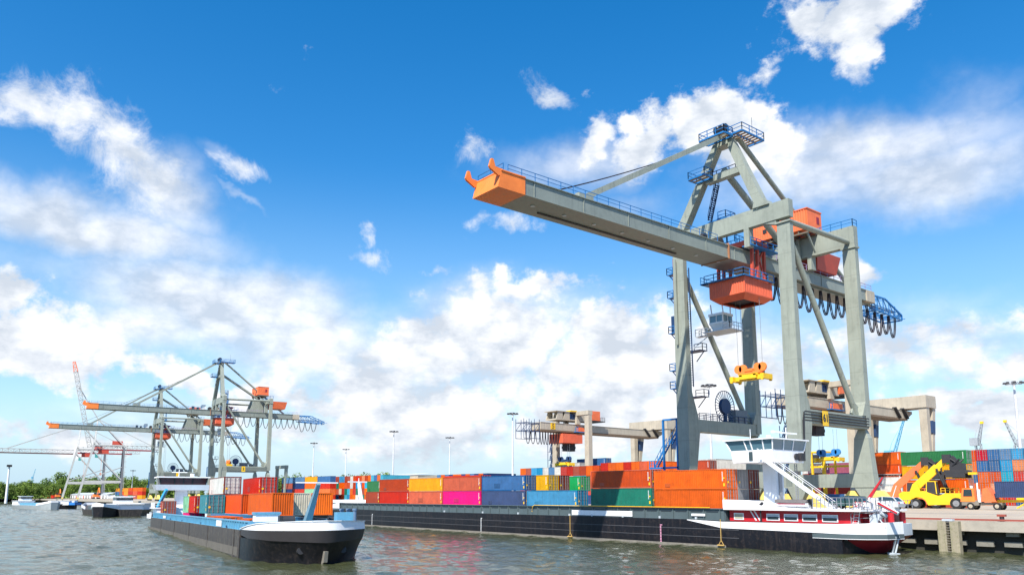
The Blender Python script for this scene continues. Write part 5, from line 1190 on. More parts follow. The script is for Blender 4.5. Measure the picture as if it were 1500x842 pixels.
# ------------------------------------------------------------------ beige yard gantries
def gantry(X, label, sign, ty=0):
    """built round the middle of its near support; local y runs inland"""
    r = thing('gantry_crane', label, 'crane', (X, 164.5, 4.2), 0, 'beige yard gantry cranes')
    z0, z1 = 21.3, 23.3; Z = lambda z: z - 4.2; hw = 2.2
    for x in (-7.1, 7.1):
        m = MB().beam((x, 0, 1.0), (x, 0, Z(30.2)), 1.9, 1.6, 1.7, 1.4, up=(0, 1, 0)); m.build('leg', SANDC, r)
        m = MB().beam((x, 35.5, 1.0), (x, 35.5, Z(27.8)), 1.5, 1.3, 1.9, 1.6, up=(0, 1, 0)); m.build('leg', SANDC, r)
        l = MB().beam((x, 35.6, 1.0), (x, 39.2, Z(27.8)), 1.1, 1.0, 1.7, 1.5, up=(0, 1, 0)).build('inclined_leg', SANDC, r)
        MB().beam((x, 38.0, Z(21.5)), (x, 38.5, Z(24.6)), 1.75, 1.6, up=(0, 1, 0)).build('dark_panel', NAVY, l)
        for y in (0, 35.5):
            b = MB().box(x - 4, x + 4, y - .6, y + .6, .9, 1.9).build('bogie', YELLOW2, r)
            w = MB()
            for k in range(4): w.tube((x - 3 + k * 2, y - .3, .4), (x - 3 + k * 2, y + .3, .4), .4, 12)
            w.build('wheels', DARK, b)
    MB().box(-8.2, 8.2, 34.4, 39.9, Z(27.81), Z(30.8)).build('cap_beam', SANDC, r)
    MB().box(-8.0, 8.0, -.9, .9, Z(30.2), Z(31.4)).build('cross_beam', SANDC, r)
    m = MB(); m.box(-hw, hw, -14.5, 37, z0, z1); m.prism([(-hw + .01, 37, z0), (-hw + .01, 40, z1 - .6), (-hw + .01, 40, z1), (-hw + .01, 37, z1)], (2 * hw - .02, 0, 0)); m.box(-hw - .1, hw + .1, -14.5, 37, z1 + .001, z1 + .12); m.build('girder', SANDC, r)
    m = MB(); m.box(-hw - .12, hw + .12, -14.5, 37, z0 - .45, z0 - .001); m.build('girder_rail', mat('girder_underside_brown', (.17, .12, .08), .8), r)
    for y in (31, 35):
        for sx in (-1, 1): MB().beam((sx * (hw + .2), y - .9, Z(27.9)), (sx * (hw + .2), y + 1.6, z0), .35, 1.0, up=(1, 0, 0)).build('hanger', DARK, r)
    for x in (-2.6, 2.6): MB().box(x - .4, x + .4, -.8, .8, z1 + .12, Z(30.2)).build('hanger', SANDC, r)
    # truss at the outer end
    m = MB()
    for z in (z1 - .3, z0 - .6, z0 - 2.8):
        for x in (-1.8, 1.8): m.beam((x, -20.5, z), (x, -14.5, z), .16)
    for y in (-20.5, -18.5, -16.5, -14.6):
        for x in (-1.8, 1.8): m.beam((x, y, z0 - 2.8), (x, y, z1 + .8), .12); m.beam((x, y, z0 - .6), (x, min(-14.6, y + 2), z1 - .3), .1)
        m.beam((-1.8, y, z1 - .3), (1.8, y, z1 - .3), .12); m.beam((-1.8, y, z0 - .6), (1.8, y, z0 - .6), .12)
    m.build('end_truss', NAVY, r)
    for i in range(10):
        ya = -19.5 + i * 1.9 if i < 3 else -14 + (i - 3) * 1.05; w_ = 1.75 if i < 3 else .95; m = MB()
        m.path([(1.4, ya + w_ * s, z0 - .7 - 3.6 * math.sin(math.pi * s) ** .5) for s in [j / 10 for j in range(11)]], .11, 5); m.build('festoon_cable', CABLE, r)
    # upper machinery carriage
    m = MB(); m.box(-2.4, 2.4, -8.5, 4.0, z1 + 1.1, z1 + 1.5)
    for y0 in (-8.4, -5.6, 1.0):
        m.prism([(2.1, y0, z1 + 1.5), (2.1, y0 + 2.5, z1 + 1.5), (2.1, y0 + 2.5, z1 + 3.6), (2.1, y0 + .7, z1 + 3.6)], (.3, 0, 0)); m.prism([(-2.4, y0, z1 + 1.5), (-2.4, y0 + 2.5, z1 + 1.5), (-2.4, y0 + 2.5, z1 + 3.6), (-2.4, y0 + .7, z1 + 3.6)], (.3, 0, 0))
    m.box(-2.6, 2.6, -8.8, 4.0, z1 + 3.61, z1 + 3.8); m.box(-1.0, 1.0, -6, 2, z1 + 1.5, z1 + 3.4); m.build('carriage', SANDC, r)
    MB().rail([(2.4, -2.8, z1 + 1.5), (2.4, .8, z1 + 1.5)], 1.6, .6, .06).box(1.6, 2.3, -2.8, .8, z1 + 1.6, z1 + 3.2).build('carriage_machinery', NAVY, r)
    MB().box(1.0, 3.0, -3.2, -.6, z1 + 3.81, z1 + 4.15).build('beacon', YELLOW, r)
    o = MB().box(-2.6, 2.6, 4.1, 9.6, z1 + 1.6, z1 + 4.6).build('machinery_house', ORANGE2, r); MB().box(-2.7, 3.6, 4.0, 10.8, z1 + 1.3, z1 + 1.59).build('platform', DARK, o); MB().rail([(3.5, 9.0, z1 + 1.6), (3.5, 10.7, z1 + 1.6), (-2.6, 10.7, z1 + 1.6)], 1.1, .8, .05).build('railing', WIRE, o)
    # trolley pod
    m = MB(); m.box(-3.0, 3.0, -6.5 + ty, 1.5 + ty, z0 - 3.6, z0 - .9); o = m.build('machinery_pod', mat('pod_orange_red_paint', (.72, .13, .06), .5), r)
    m = MB(); m.rail([(3.1, -1.5 + ty, z0 - .1), (3.1, 4.5 + ty, z0 - .1)], 1.2, 1, .06); m.box(2.4, 3.3, -1.5 + ty, 4.5 + ty, z0 - .3, z0 - .1); m.build('trolley_platform', BLUEP, o)
    MB().box(2.45, 3.2, -.2 + ty, 3.8 + ty, z0 - .05, z0 + 1.2).build('trolley_frame', ORANGE2, o)
    m = MB(); m.box(-2.2, -.2, -2 + ty, 1.5 + ty, z0 - 5.8, z0 - 3.61); m.box(-2.3, -.1, -2.1 + ty, 1.6 + ty, z0 - 5.0, z0 - 4.3); m.build('operator_cab', DARK, o)
    # stair tower at the near left leg
    m = MB()
    for x in (-9.9, -8.3):
        for y in (-1.0, 1.0): m.beam((x, y, 0), (x, y, z0 - 3), .14)
    for k in range(7):
        z = k * 2.6; m.box(-9.9, -8.3, -1, 1, z, z + .1); m.stair((-9.7, 0, z), (-8.5, 0, z + 2.6), .8); 
    m.build('stair_tower', NAVY, r)
    p = MB().box(hw + .02, hw + .1, -10.6, -8.8, z0 + .2, z1 + .05).build('number_plate', YELLOW, r)
    text_part('number', sign, 2.0, p, (hw + .12, -9.7, (z0 + z1) / 2 + .1), (math.pi / 2, 0, math.pi / 2), mat('number_brown', (.25, .14, .02), .6))
    return r
gantry(-174, 'beige gantry crane with dangling cable loops left of the tall crane', '5')
spreader((-173, 160.5, 15.2), 21.5, 0, 'yellow spreader with blue pulleys under the left beige gantry', 'spreaders under the beige gantries', NAVY)
gantry(-93, 'beige gantry crane seen between the legs of the tall crane', '6')
spreader((-92, 165.0, 13.9), 21.0, 0, 'yellow spreader with blue pulleys seen under the tall crane portal beam', 'spreaders under the beige gantries', mat('pulley_blue', (.03, .2, .5), .5))

# ------------------------------------------------------------------ container yard
def px2x(px, Y): return ony(px, 700, Y).x
# right: stacks with their ends to the quay
cols = [['red', 'navy', 'blue', 'orange', 'red'], ['orange', 'blue', 'red', 'bright_green', 'blue'], ['red', 'orange', 'blue', 'tangerine', 'salmon'], ['peach', 'orange', 'orange', 'blue', 'crimson'],
    ['orange', 'peach', 'salmon', 'blue', 'blue'], ['red', 'orange', 'cyan', 'skyblue', 'steel'], ['blue', 'red', 'red', 'peach', 'skyblue'], ['navy', 'red', 'steel', 'blue', 'blue'], ['red', 'blue', 'navy', 'salmon', 'blue']]
block(px2x(1383, 204), 204, 4.2, 9, cols, 'end-on stacks at right edge', 'Y', 'containers stacked end-on at the right', parts=True)
x0 = px2x(1322, 161)
for k, (c, l) in enumerate((('brick', 'brick red container at the bottom below the orange, yellow and green ones'), ('orange', 'orange container under the long yellow one behind the lifting truck'), ('yellow', 'long yellow container behind the lifting truck boom'), ('green', 'long dark green container on top of the yellow one'))):
    container((x0 + 6.1, 162.2, 4.2 + k * 2.75), 0, c, l, 'long stack behind the lifting truck', 12.19)
x0 = px2x(1279.5, 166)
for k, (c, l) in enumerate((('red', 'dark red container at the bottom of the stack left of the yellow truck'), ('white', 'dirty white container, lower of two, beside the crane foot'), ('white', 'dirty white container, upper of two, below the orange pair'), ('salmon', 'orange container above the two white ones, right of the crane foot'), ('orange', 'topmost orange container right of the tall crane foot'))):
    container((x0 + 3.03, 167.2, 4.2 + k * 2.28 if k < 3 else 4.2 + 6.1 + (k - 3) * 2.6), 0, c, l, 'stack beside the crane foot', 6.06, 2.59 if k > 2 else 2.2)
x0 = px2x(1016, 150)
# white refrigerated boxes behind the moored barge
x0 = px2x(1024, 152)
for i in range(2):
    for k in range(4): container((x0 + 1.25 + i * 2.5, 152 + 6.1, 4.15 + k * 2.72), -math.pi / 2, 'white' if k == 3 else 'cream', '%s container, %s tier, %s of two end-on stacks left of the wheelhouse' % ('white' if k == 3 else 'cream', ORD[k], ('left', 'right')[i]), 'white stacks behind the wheelhouse', 12.19)
for k in range(4): container((px2x(1018, 146) + 1.2, 146 + 1.3, 4.1 + k * 2.55), 0, 'brick', 'short brick red container, %s tier, right beside the tall crane leg' % ORD[k], 'brick stack by the crane leg', 6.06, 2.59) if k == 3 else None
# row behind the portal: purple, pink
row = [(1176, 'white', 6.06), (1184, 'purple', 6.06), (1216, 'rose', 12.19)]
zz = 4.2
for j, (px_, c, L) in enumerate(row):
    x0 = px2x(px_, 190)
    for k in range(4):
        cc = c if k == 3 else ('red', 'navy', 'brick')[(j + k) % 3]
        container((x0 + L / 2, 191.2, 4.2 + k * 2.62), 0, cc, '%s container, %s tier of %s stack, inside the tall crane portal' % (cname(cc), ORD[k], ORD[j]), 'stacks seen through the crane portal', L, parts=(k == 3))
container((px2x(1208, 150) + 3.1, 151, 4.2), 0, 'blue', 'short blue container low behind the crane sill beam', None, 6.06)
container((px2x(1236, 150) + 3.1, 151, 4.2), 0, 'white', 'short white container low beside the yellow wheel bogie', None, 6.06)
# yellow frame carrier in front of the purple box
fr = thing('straddle_carrier', 'yellow steel frame carrier standing before the purple container', 'carrier', (px2x(1208, 183), 183, 4.2))
for x in (-1.6, 1.6):
    for y in (-2.5, 2.5): MB().box(x - .22, x + .22, y - .22, y + .22, .6, 12.6).build('column', YELLOW, fr); MB().tube((x - .25, y, .6), (x + .25, y, .6), .6, 14).build('wheel', TYRE, fr)
MB().box(-1.9, 1.9, -2.8, 2.8, 12.61, 13.0).box(-4.5, 8.0, -2.3, -1.8, 9.0, 9.5).build('top_frame', YELLOW, fr); MB().box(-1.2, .2, -2.9, -2.2, 10.2, 12.2).build('cab', DARK, fr)

# middle: behind the moored barge (between the gantry legs)
cols = [['red', 'orange', 'blue', 'orange'], ['blue', 'red', 'navy', 'brick'], ['red', 'blue', 'red', 'skyblue'], ['orange', 'white', 'orange', 'skyblue'], ['navy', 'red', 'blue', 'white'], ['red', 'blue', 'cyan', 'steel'], ['blue', 'red', 'orange', 'white'], ['orange', 'navy', 'red', 'red'], ['red', 'red', 'cream', 'red'], ['blue', 'orange', 'skyblue', 'brick'], ['red', 'orange', 'cyan', 'brick'], ['navy', 'red', 'brick', 'orange'], ['red', 'orange', 'orange', 'salmon']]
block(px2x(762, 150), 150, 4.0, 13, cols, 'behind the yellow barge cargo', 'Y', 'stacks behind the moored barge')
container((px2x(843, 168) + 6, 170, 14.9), 0, 'blue', 'long blue container topmost behind the barge near the gantry leg', None, 12.19)
for k in range(4): container((px2x(843, 168) + 6, 170, 4.2 + k * 2.65), 0, ('red', 'navy', 'orange', 'brick')[k], '%s container, %s tier, under the topmost long blue one' % (('red', 'navy', 'orange', 'brick')[k], ORD[k]), 'stack under the long blue container', 12.19, parts=False)
container((px2x(812, 160) + 1, 165, 13.6), 0, 'white', 'white container topmost left of the long blue one', None, 12.19)
for k in range(3): container((px2x(812, 160) + 1, 165, 4.2 + k * 3.12), 0, ('brick', 'blue', 'red')[k], '%s container, %s tier, under the topmost white one' % (('brick', 'blue', 'red')[k], ORD[k]), 'stack under the topmost white container', 12.19, parts=False)
cols = [['red', 'orange', 'navy', c] for c in ('red', 'orange', 'tangerine', 'red', 'orange', 'salmon', 'orange')]
block(px2x(958, 140) - 17, 140, 4.0, 7, cols, 'left of the tall crane leg', 'Y', 'stacks left of the tall crane leg')
cols = [['red', 'blue', c] for c in ('steel', 'navy', 'slate', 'blue', 'steel', 'navy', 'blue', 'slate', 'navy', 'steel', 'navy', 'blue')]
block(px2x(640, 160), 160, 4.2, 12, [c_ + [random.choice(['orange', 'steel', 'navy'])] for c_ in cols], 'behind the pink container', 'Y', 'low blue stacks behind the pink container', H=2.35)
# far multicoloured wall of ends between the two barges
random.seed(21)
pal = ['orange', 'salmon', 'tangerine', 'red', 'skyblue', 'cyan', 'white', 'orange', 'peach', 'blue', 'teal', 'cream', 'salmon', 'red', 'skyblue', 'brick']
xa, xb = px2x(474, 158), px2x(566, 158)
n = int((xb - xa) / 2.52)
cols = [[random.choice(pal) for k in range(4)] for i in range(n)]
def block2(x0, y0, z0, cols, where, group, H=2.6, dx=2.52, dy=0.0, L=12.19):
    for i, c in enumerate(cols):
        for k, cc in enumerate(c):
            loc = (x0 + (i + .5) * dx, y0 + L / 2 + i * dy, z0 + k * H)
            pos = ORD[i] + ' stack' if i < 20 else 'stack %d' % (i + 1)
            container(loc, -math.pi / 2, cc, '%s container, %s tier up, %s from the left, %s' % (cname(cc), ORD[k], pos, where), group, L, 2.59, False)
xs_ = xa
ORD += ['twenty-%s' % w for w in ORD[:9]] + ['thirtieth'] + ['thirty-%s' % w for w in ORD[:9]] + ['fortieth']
def block3(x0, y0, z0, cols, where, group, H=2.6, dx=2.52, L=12.19):
    for i, c in enumerate(cols):
        for k, cc in enumerate(c):
            container((x0 + (i + .5) * dx, y0 + L / 2, z0 + k * H), -math.pi / 2, cc, '%s container, %s tier, %s stack from left, %s' % (cname(cc), ORD[k], ORD[i], where), group, L, 2.59, False)
block3(xa, 158, 4.2, cols[:38], 'far wall between the barges', 'far wall of container ends')
xa2, xb2 = px2x(560, 172), px2x(606, 172)
# long sides farther left, dark blues and reds
x = px2x(420, 150); j = 0
tiers = [['navy', 'navy', 'brick', 'steel'], ['navy', 'red', 'navy', 'steel'], ['teal', 'mint', 'orange', 'amber'], ['red', 'tangerine', 'red', 'blue']]
for j, c in enumerate(tiers):
    for k, cc in enumerate(c): container((px2x(413, 150) + 6.1 + j * 12.6, 151.2, 4.2 + k * 2.6), 0, cc, '%s long container, %s tier, %s stack from left, behind the moving barge' % (cname(cc), ORD[k], ORD[j]), 'long containers behind the moving barge', 12.19, 2.59, False)
# stacks by the distant cranes
random.seed(5)
for j in range(6):
    for k in range(3):
        cc = random.choice(['red', 'orange', 'blue', 'brick', 'green', 'amber', 'salmon'])
        container((px2x(176, 150) + j * 12.8, 150, 4.2 + k * 2.6), 0, cc, '%s container, %s tier, %s stack from left, below the distant cranes' % (cname(cc), ORD[k], ORD[j]), 'containers below the distant cranes', 12.19, 2.59, False)
for j in range(5):
    container((px2x(66, 133) + j * 13.2, 133, 4.2), 0, ('brick', 'red', 'salmon', 'brick', 'red')[j], '%s container, %s of the low row left of the lattice cranes' % (cname(('brick', 'red', 'salmon', 'brick', 'red')[j]), ORD[j]), 'low row left of the lattice cranes', 12.19, 2.59, False)

# ------------------------------------------------------------------ vehicles
def wheel(r, name, x, y, z, rad, w, hub=WIRE):
    o = MB().tube((x, y - w / 2, z), (x, y + w / 2, z), rad, 24).build(name, TYRE, r); s = -1
    MB().tube((x, y - w / 2 - .02, z), (x, y - w / 2 + .0, z), rad * .55, 16).tube((x, y - w / 2 - .06, z), (x, y - w / 2 - .021, z), rad * .2, 10).build('rim', hub, o)
def reach_stacker(P, rz, label, paint, boom, group=None, black_head=True):
    r = thing('reach_stacker', label, 'lift truck', P, rz, group)
    # local +x is the lifting end
    m = MB(); prof = [(-5.2, 1.0), (-5.3, 2.6), (-4.6, 3.0), (-2.2, 3.0), (-1.2, 3.1), (1.2, 2.2), (2.2, 2.7), (4.6, 2.7), (5.0, 2.0), (4.8, .9), (4.1, .6), (3.9, .7), (1.6, .7), (-.6, .6), (-1.0, 1.5), (-1.6, 1.95), (-2.5, 2.0), (-3.3, 1.6), (-3.7, .8)]
    m.prism([(x, -1.6, z) for x, z in prof], (0, 3.2, 0)); m.build('chassis', paint, r)
    for x, rad in ((-2.5, .85), (4.0, .95)):
        wheel(r, 'wheel', x, -1.55 if x > 0 else -1.75, rad, rad, .8); wheel(r, 'wheel', x, 1.55, rad, rad, .8)
    wheel(r, 'wheel', 4.0, -2.4, .95, .95, .7)
    m = MB(); m.hexa([(-.9, -1.3, 2.9), (1.0, -1.3, 2.4), (1.0, .7, 2.4), (-.9, .7, 2.9)], [(-.7, -1.2, 4.7), (.7, -1.2, 4.7), (.7, .6, 4.7), (-.7, .6, 4.7)]); c = m.build('cab', DARK, r)
    m = MB(); 
    for x in (-.8, .85): m.beam((x, -1.32, 2.6), (x * .85, -1.22, 4.7), .14)
    m.box(-.8, .8, -1.28, .7, 4.71, 4.86); m.build('cab_frame', paint, c)
    m = MB()
    for s in (-1, 1): m.prism([(-3.6, s * .9 - .15, 2.9), (-1.8, s * .9 - .15, 2.9), (-2.2, s * .9 - .15, 4.4), (-3.0, s * .9 - .15, 4.4)], (0, .3, 0))
    m.build('boom_mount', paint, r)
    a, b, c_ = V((-2.6, 0, 3.9)), V((1.1, 0, 7.3)), V((2.6, 0, 8.7))
    MB().beam(a, b, .9, 1.35).build('boom', boom, r); MB().beam(b, c_, .66, .95).build('inner_boom', boom, r)
    for s in (-1, 1): MB().tube((2.6, s * .8, 2.6), (1.0, s * .75, 7.0), .2, 12).build('lift_cylinder', DARK, r)
    m = MB(); m.box(2.0, 3.3, -.7, .7, 8.0, 9.5); m.beam((3.2, 0, 8.9), (4.6, 0, 7.2), .9, 1.3); m.box(2.6, 5.9, -3.2, 3.2, 6.1, 6.7); m.box(3.2, 5.4, -1.3, 1.3, 6.7, 7.9)
    for s in (-1, 1): m.box(2.8, 5.8, s * 3.1 - .35, s * 3.1 + .35, 5.4, 6.1); m.tube((3.2, s * 1.0, 7.0), (4.9, s * 1.6, 8.6), .18, 8); m.tube((2.6, s * .5, 9.3), (5.0, s * .8, 7.4), .12, 8)
    h = m.build('spreader', DARK, r); o_ = MB().box(5.9, 7.2, -.7, .7, 5.9, 6.3).build('spreader_trim', YELLOW, h)
    MB().rail([(1.6, -1.55, 2.7), (4.4, -1.55, 2.7)], .9, .7, .05).build('railing', paint, r)
    for x in (-5.31,): MB().box(x, x + .02, -1.2, 1.2, 1.4, 2.3).build('grille', DARK, r)
    return r
YT = 148.5
xr0 = ony(1309, 735, YT).x; xr1 = ony(1404, 735, YT).x
reach_stacker(((xr0 + xr1) / 2 + 1.5, YT, 4.2), R(12), 'yellow container lifting truck with raised boom on the quay', YELLOW, YELLOW)
reach_stacker((ony(1352, 730, 156).x - 2.0, 156.0, 4.2), R(20), 'orange lifting truck half hidden behind the yellow one', ORANGE2, ORANGE2)
tl = thing('low_trailer', 'empty yellow flatbed trailer left of the yellow lifting truck', 'trailer', (ony(1318, 735, 152).x, 152, 4.2), R(0))
MB().box(-4.5, 3.2, -1.2, 1.2, 1.25, 1.8).build('bed', YELLOW, tl)
for x in (-3.2, -2.0, 1.8): wheel(tl, 'wheel', x, -1.0, .55, .55, .4); wheel(tl, 'wheel', x, 1.0, .55, .55, .4)
YK = 143.0
xc = ony(1413, 735, YK).x
tt = thing('terminal_tractor', 'orange terminal tractor unit in front of the blue container trailer', 'truck', (xc, YK, 4.2))
m = MB(); m.box(-.1, 5.9, -.75, .75, .75, 1.15); m.box(.0, 2.6, -1.2, 1.2, .7, 1.5); m.build('chassis', mat('chassis_grey', (.22, .2, .17), .7), tt)
m = MB(); m.hexa([(-.15, -1.25, 1.3), (2.1, -1.25, 1.3), (2.1, .4, 1.3), (-.15, .4, 1.3)], [(.25, -1.2, 3.5), (1.95, -1.2, 3.5), (1.95, .35, 3.5), (.25, .35, 3.5)]); cb = m.build('cab', ORANGE, tt)
MB().hexa([(.35, -1.3, 2.2), (1.75, -1.3, 2.2), (1.75, -1.22, 2.2), (.35, -1.22, 2.2)], [(.5, -1.26, 3.3), (1.7, -1.26, 3.3), (1.7, -1.18, 3.3), (.5, -1.18, 3.3)]).build('side_window', GLASS, cb)
MB().hexa([(-.1, -1.1, 2.15), (.1, -1.1, 2.15), (.1, .3, 2.15), (-.1, .3, 2.15)], [(.12, -1.05, 3.3), (.3, -1.05, 3.3), (.3, .25, 3.3), (.12, .25, 3.3)]).build('windscreen', GLASS, cb)
MB().tube((2.5, -.9, 1.3), (2.5, -.9, 4.4), .12, 10).tube((1.4, -.4, 3.5), (1.4, -.4, 3.9), .22, 12).build('exhaust_beacon', WHITE, tt)
m = MB(); m.hexa([(3.0, -1.1, 1.3), (5.2, -1.1, 1.3), (5.2, 1.1, 1.3), (3.0, 1.1, 1.3)], [(3.3, -1.1, 3.4), (4.0, -1.1, 3.6), (4.0, 1.1, 3.6), (3.3, 1.1, 3.4)]); m.build('rear_guard', ORANGE2, tt)
MB().box(2.55, 2.9, -1.15, -.9, 1.2, 3.3).build('ladder_post', WHITE, tt)
for x in (1.35, 5.3): wheel(tt, 'wheel', x, -1.05, .58, .58, .4, SANDC); wheel(tt, 'wheel', x, 1.05, .58, .58, .4, SANDC)
MB().box(-.2, -.14, -1.0, -.6, 1.45, 1.65).build('headlight', WHITE, tt)
tr = thing('container_trailer', 'yellow trailer under the blue container at the right edge', 'trailer', (xc + 5.0, YK, 4.2))
m = MB(); m.box(-.6, 13.2, -.5, .5, 1.2, 1.6); m.box(3.2, 13.2, -1.22, 1.22, 1.61, 1.95); m.build('bed', YELLOW, tr); MB().beam((3.0, -.8, .3), (4.6, -.8, 1.3), .2).beam((4.6, -.8, .3), (4.6, -.8, 1.3), .2).build('landing_leg', YELLOW, tr)
for x in (10, 11.3, 12.6): wheel(tr, 'wheel', x, -1.0, .52, .52, .4); wheel(tr, 'wheel', x, 1.0, .52, .52, .4)
container((xc + 5.2 + 6.1, YK, 4.2 + 1.96), 0, 'slate', 'blue ribbed container loaded on the yellow trailer at the right edge', None, 12.19)

# ------------------------------------------------------------------ lamp masts
def lamp_mast(px, pytop, Hm, label, ring=1.6, rad=.42, n=8):
    p = onz(px, pytop, 4.2 + Hm)
    r = thing('lamp_mast', label, 'lamp mast', (p.x, p.y, 4.2), 0, 'tall floodlight masts')
    MB().tube((0, 0, 0), (0, 0, Hm), rad, 12, rad * .5).build('pole', mat('mast_white', (.62, .64, .66), .5), r)
    m = MB(); m.tube((0, 0, Hm), (0, 0, Hm + .5), .5, 12)
    for i in range(n):
        t = 2 * math.pi * i / n; m.beam((0, 0, Hm - .4), (ring * math.cos(t), ring * math.sin(t), Hm), .12)
    h = m.build('head_ring', WIRE, r)
    for i in range(n):
        m = MB(); t = 2 * math.pi * (i + .5) / n; x, y = ring * math.cos(t), ring * math.sin(t); m.hexa([(x - .36, y - .36, Hm - .15), (x + .36, y - .36, Hm - .15), (x + .36, y + .36, Hm - .15), (x - .36, y + .36, Hm - .15)], [(x - .25, y - .25, Hm + .25), (x + .25, y - .25, Hm + .25), (x + .25, y + .25, Hm + .25), (x - .25, y + .25, Hm + .25)]); m.build('floodlight', DARK, h)
lamp_mast(1485, 561, 30, 'white floodlight mast at the right border beyond the stacked ends', 2.0, .5)
lamp_mast(1038, 565, 30, 'white floodlight mast seen between the tall crane legs')
lamp_mast(751, 606, 30, 'white floodlight mast left of the beige gantry with cable loops')
lamp_mast(577, 632, 30, 'white floodlight mast above the brick red barge containers')
lamp_mast(659, 641, 30, 'thin floodlight mast right of the middle one above the barge', 1.8, .35)
lamp_mast(460, 649, 30, 'white floodlight mast behind the white bow of the moving barge')
lamp_mast(507, 658, 30, 'short looking floodlight mast between the two barges', 1.8, .4)
lamp_mast(195, 689, 22, 'floodlight mast among the trees below the distant cranes', 1.8, .4)
lp = onz(10, 693, 3 + 22); r = thing('lamp_mast', 'slender white mast on the bank at the far left border', 'lamp mast', (ony(9, 730, 47).x, 47, 3.2))
MB().tube((0, 0, 0), (0, 0, 15.5), .55, 12, .35).build('pole', WHITE, r); MB().box(-.9, .9, -.9, .9, 15.5, 16.4).build('head', DARK, r)

# ------------------------------------------------------------------ far lattice cranes (left) and slim harbour cranes
LAT = mat('lattice_pale_grey', (.42, .43, .42), .6)
def lattice_crane(P, yaw, label, boom_up):
    r = thing('lattice_crane', label, 'crane', P, yaw, 'lattice cranes on the far quay')
    H = 40; g = 25; hx = 7.5
    for s in (-1, 1):
        m = MB().beam((s * hx * 1.2, -3, 1.4), (s * hx * .85, 5, H + 2), 1.5, 1.3, 1.1, 1.1, up=(1, 0, 0)); m.build('leg', LAT, r)
        m = MB().beam((s * hx * 1.2, g, 1.4), (s * hx * 1.0, g, H - 1), 1.6, 1.4, 1.2, 1.2, up=(1, 0, 0)); m.build('leg', mat('dark_lattice_grey', (.14, .15, .17), .6), r)
        m = MB(); m.beam((s * hx * 1.1, -1.2, 13), (s * hx * 1.15, g, 13), 1.0, 1.8); m.beam((s * hx * .95, 3.4, H - 3), (s * hx * 1.1, g, 14), .6); m.beam((s * hx * .9, 5, H), (s * hx, g, H), .9, .9); m.beam((s * hx * 1.1, -1, 14), (s * hx, g - .5, H * .6), .45); m.build('side_frame', LAT, r)
        m = MB().box(s * hx * 1.2 - 3, s * hx * 1.2 + 3, -3.6, -2.4, .3, 1.6).box(s * hx * 1.2 - 3, s * hx * 1.2 + 3, g - .6, g + .6, .3, 1.6); m.build('bogie', YELLOW2, r)
    m = MB(); m.beam((-hx, 5, H + 1.5), (hx, 5, H + 1.5), 1, 1.2); m.beam((-hx * 1.1, g, H - 1), (hx * 1.1, g, H - 1), 1, 1.4); m.beam((-hx * 1.1, -2, 7), (hx * 1.1, -2, 7), .9, 1.2); m.build('cross_beam', LAT, r)
    top = V((0, 6, H + 20))
    m = MB()
    for s in (-1, 1): m.beam((s * hx * .85, 5, H + 2), top, .9, .8); m.beam((s * hx, g, H), top, .55)
    m.build('tower', LAT, r)
    m = MB().lattice((0, 4, H - 1), (0, g + 26, H - 1), 4, 3.0, 14, .22); m.rail([(2.2, 6, H + 1), (2.2, g + 26, H + 1)], 1.1, 3, .08); m.build('girder', LAT, r)
    MB().box(-2.5, 2.5, 5, g + 20, H - 3.4, H - 2.7).build('girder_rail', HULLRED, r)
    if boom_up: a, b = V((0, 2, H - 1)), V((0, -13, H + 62))
    else: a, b = V((0, 2, H - 2)), V((0, -66, H - 2))
    d = (b - a); e = a + d * .88
    MB().lattice(a, e, 4.2, 2.8, 16, .24).build('boom', LAT, r); MB().lattice(e, b, 4.2, 2.8, 2, .24, 3, 1.6).build('boom_tip', ORANGE2, r)
    if not boom_up: MB().box(-1.8, 1.8, -64, 2, H - 4.2, H - 3.5).build('boom_rail', HULLRED, r)
    m = MB(); m.beam(top, a + d * .68 + V((0, 0, 1.4)), .5, .7); m.beam(top, (0, g + 20, H + .5), .5); m.build('stay', LAT, r)
    MB().box(-3, 3, g - 8, g - 1, H + .6, H + 3.6).build('machinery_house', REDM, r); MB().box(-3, 3, 8, 15, H - 6, H - 3.5).build('trolley', REDM, r)
    MB().box(-1.2, 1.2, 6, 8, H - 9, H - 6.2).build('operator_cab', mat('teal_cab', (.05, .3, .3), .5), r)
    MB().box(-2.4, 2.4, 10, 11.2, H - 22, H - 20.5).beam((0, 10.6, H - 20), (0, 10.6, H - 6), .12).build('spreader', ORANGE, r)
    m = MB(); 
    for k in range(9): m.box(hx + 1.3, hx + 3.2, g + .5, g + 2.2, 4 + k * 4, 4.2 + k * 4); 
    m.beam((hx + 3.0, g + 1.2, 2), (hx + 3.0, g + 1.2, 38), .25); m.build('stair_tower', LAT, r)
    return r
lattice_crane((ony(100, 700, 126).x, 126, 3.6), R(-10), 'pale lattice crane with its boom lowered level over the water', False)
lattice_crane((ony(123, 700, 125).x, 125, 3.6), R(-10), 'pale lattice crane with its boom raised to the sky', True)

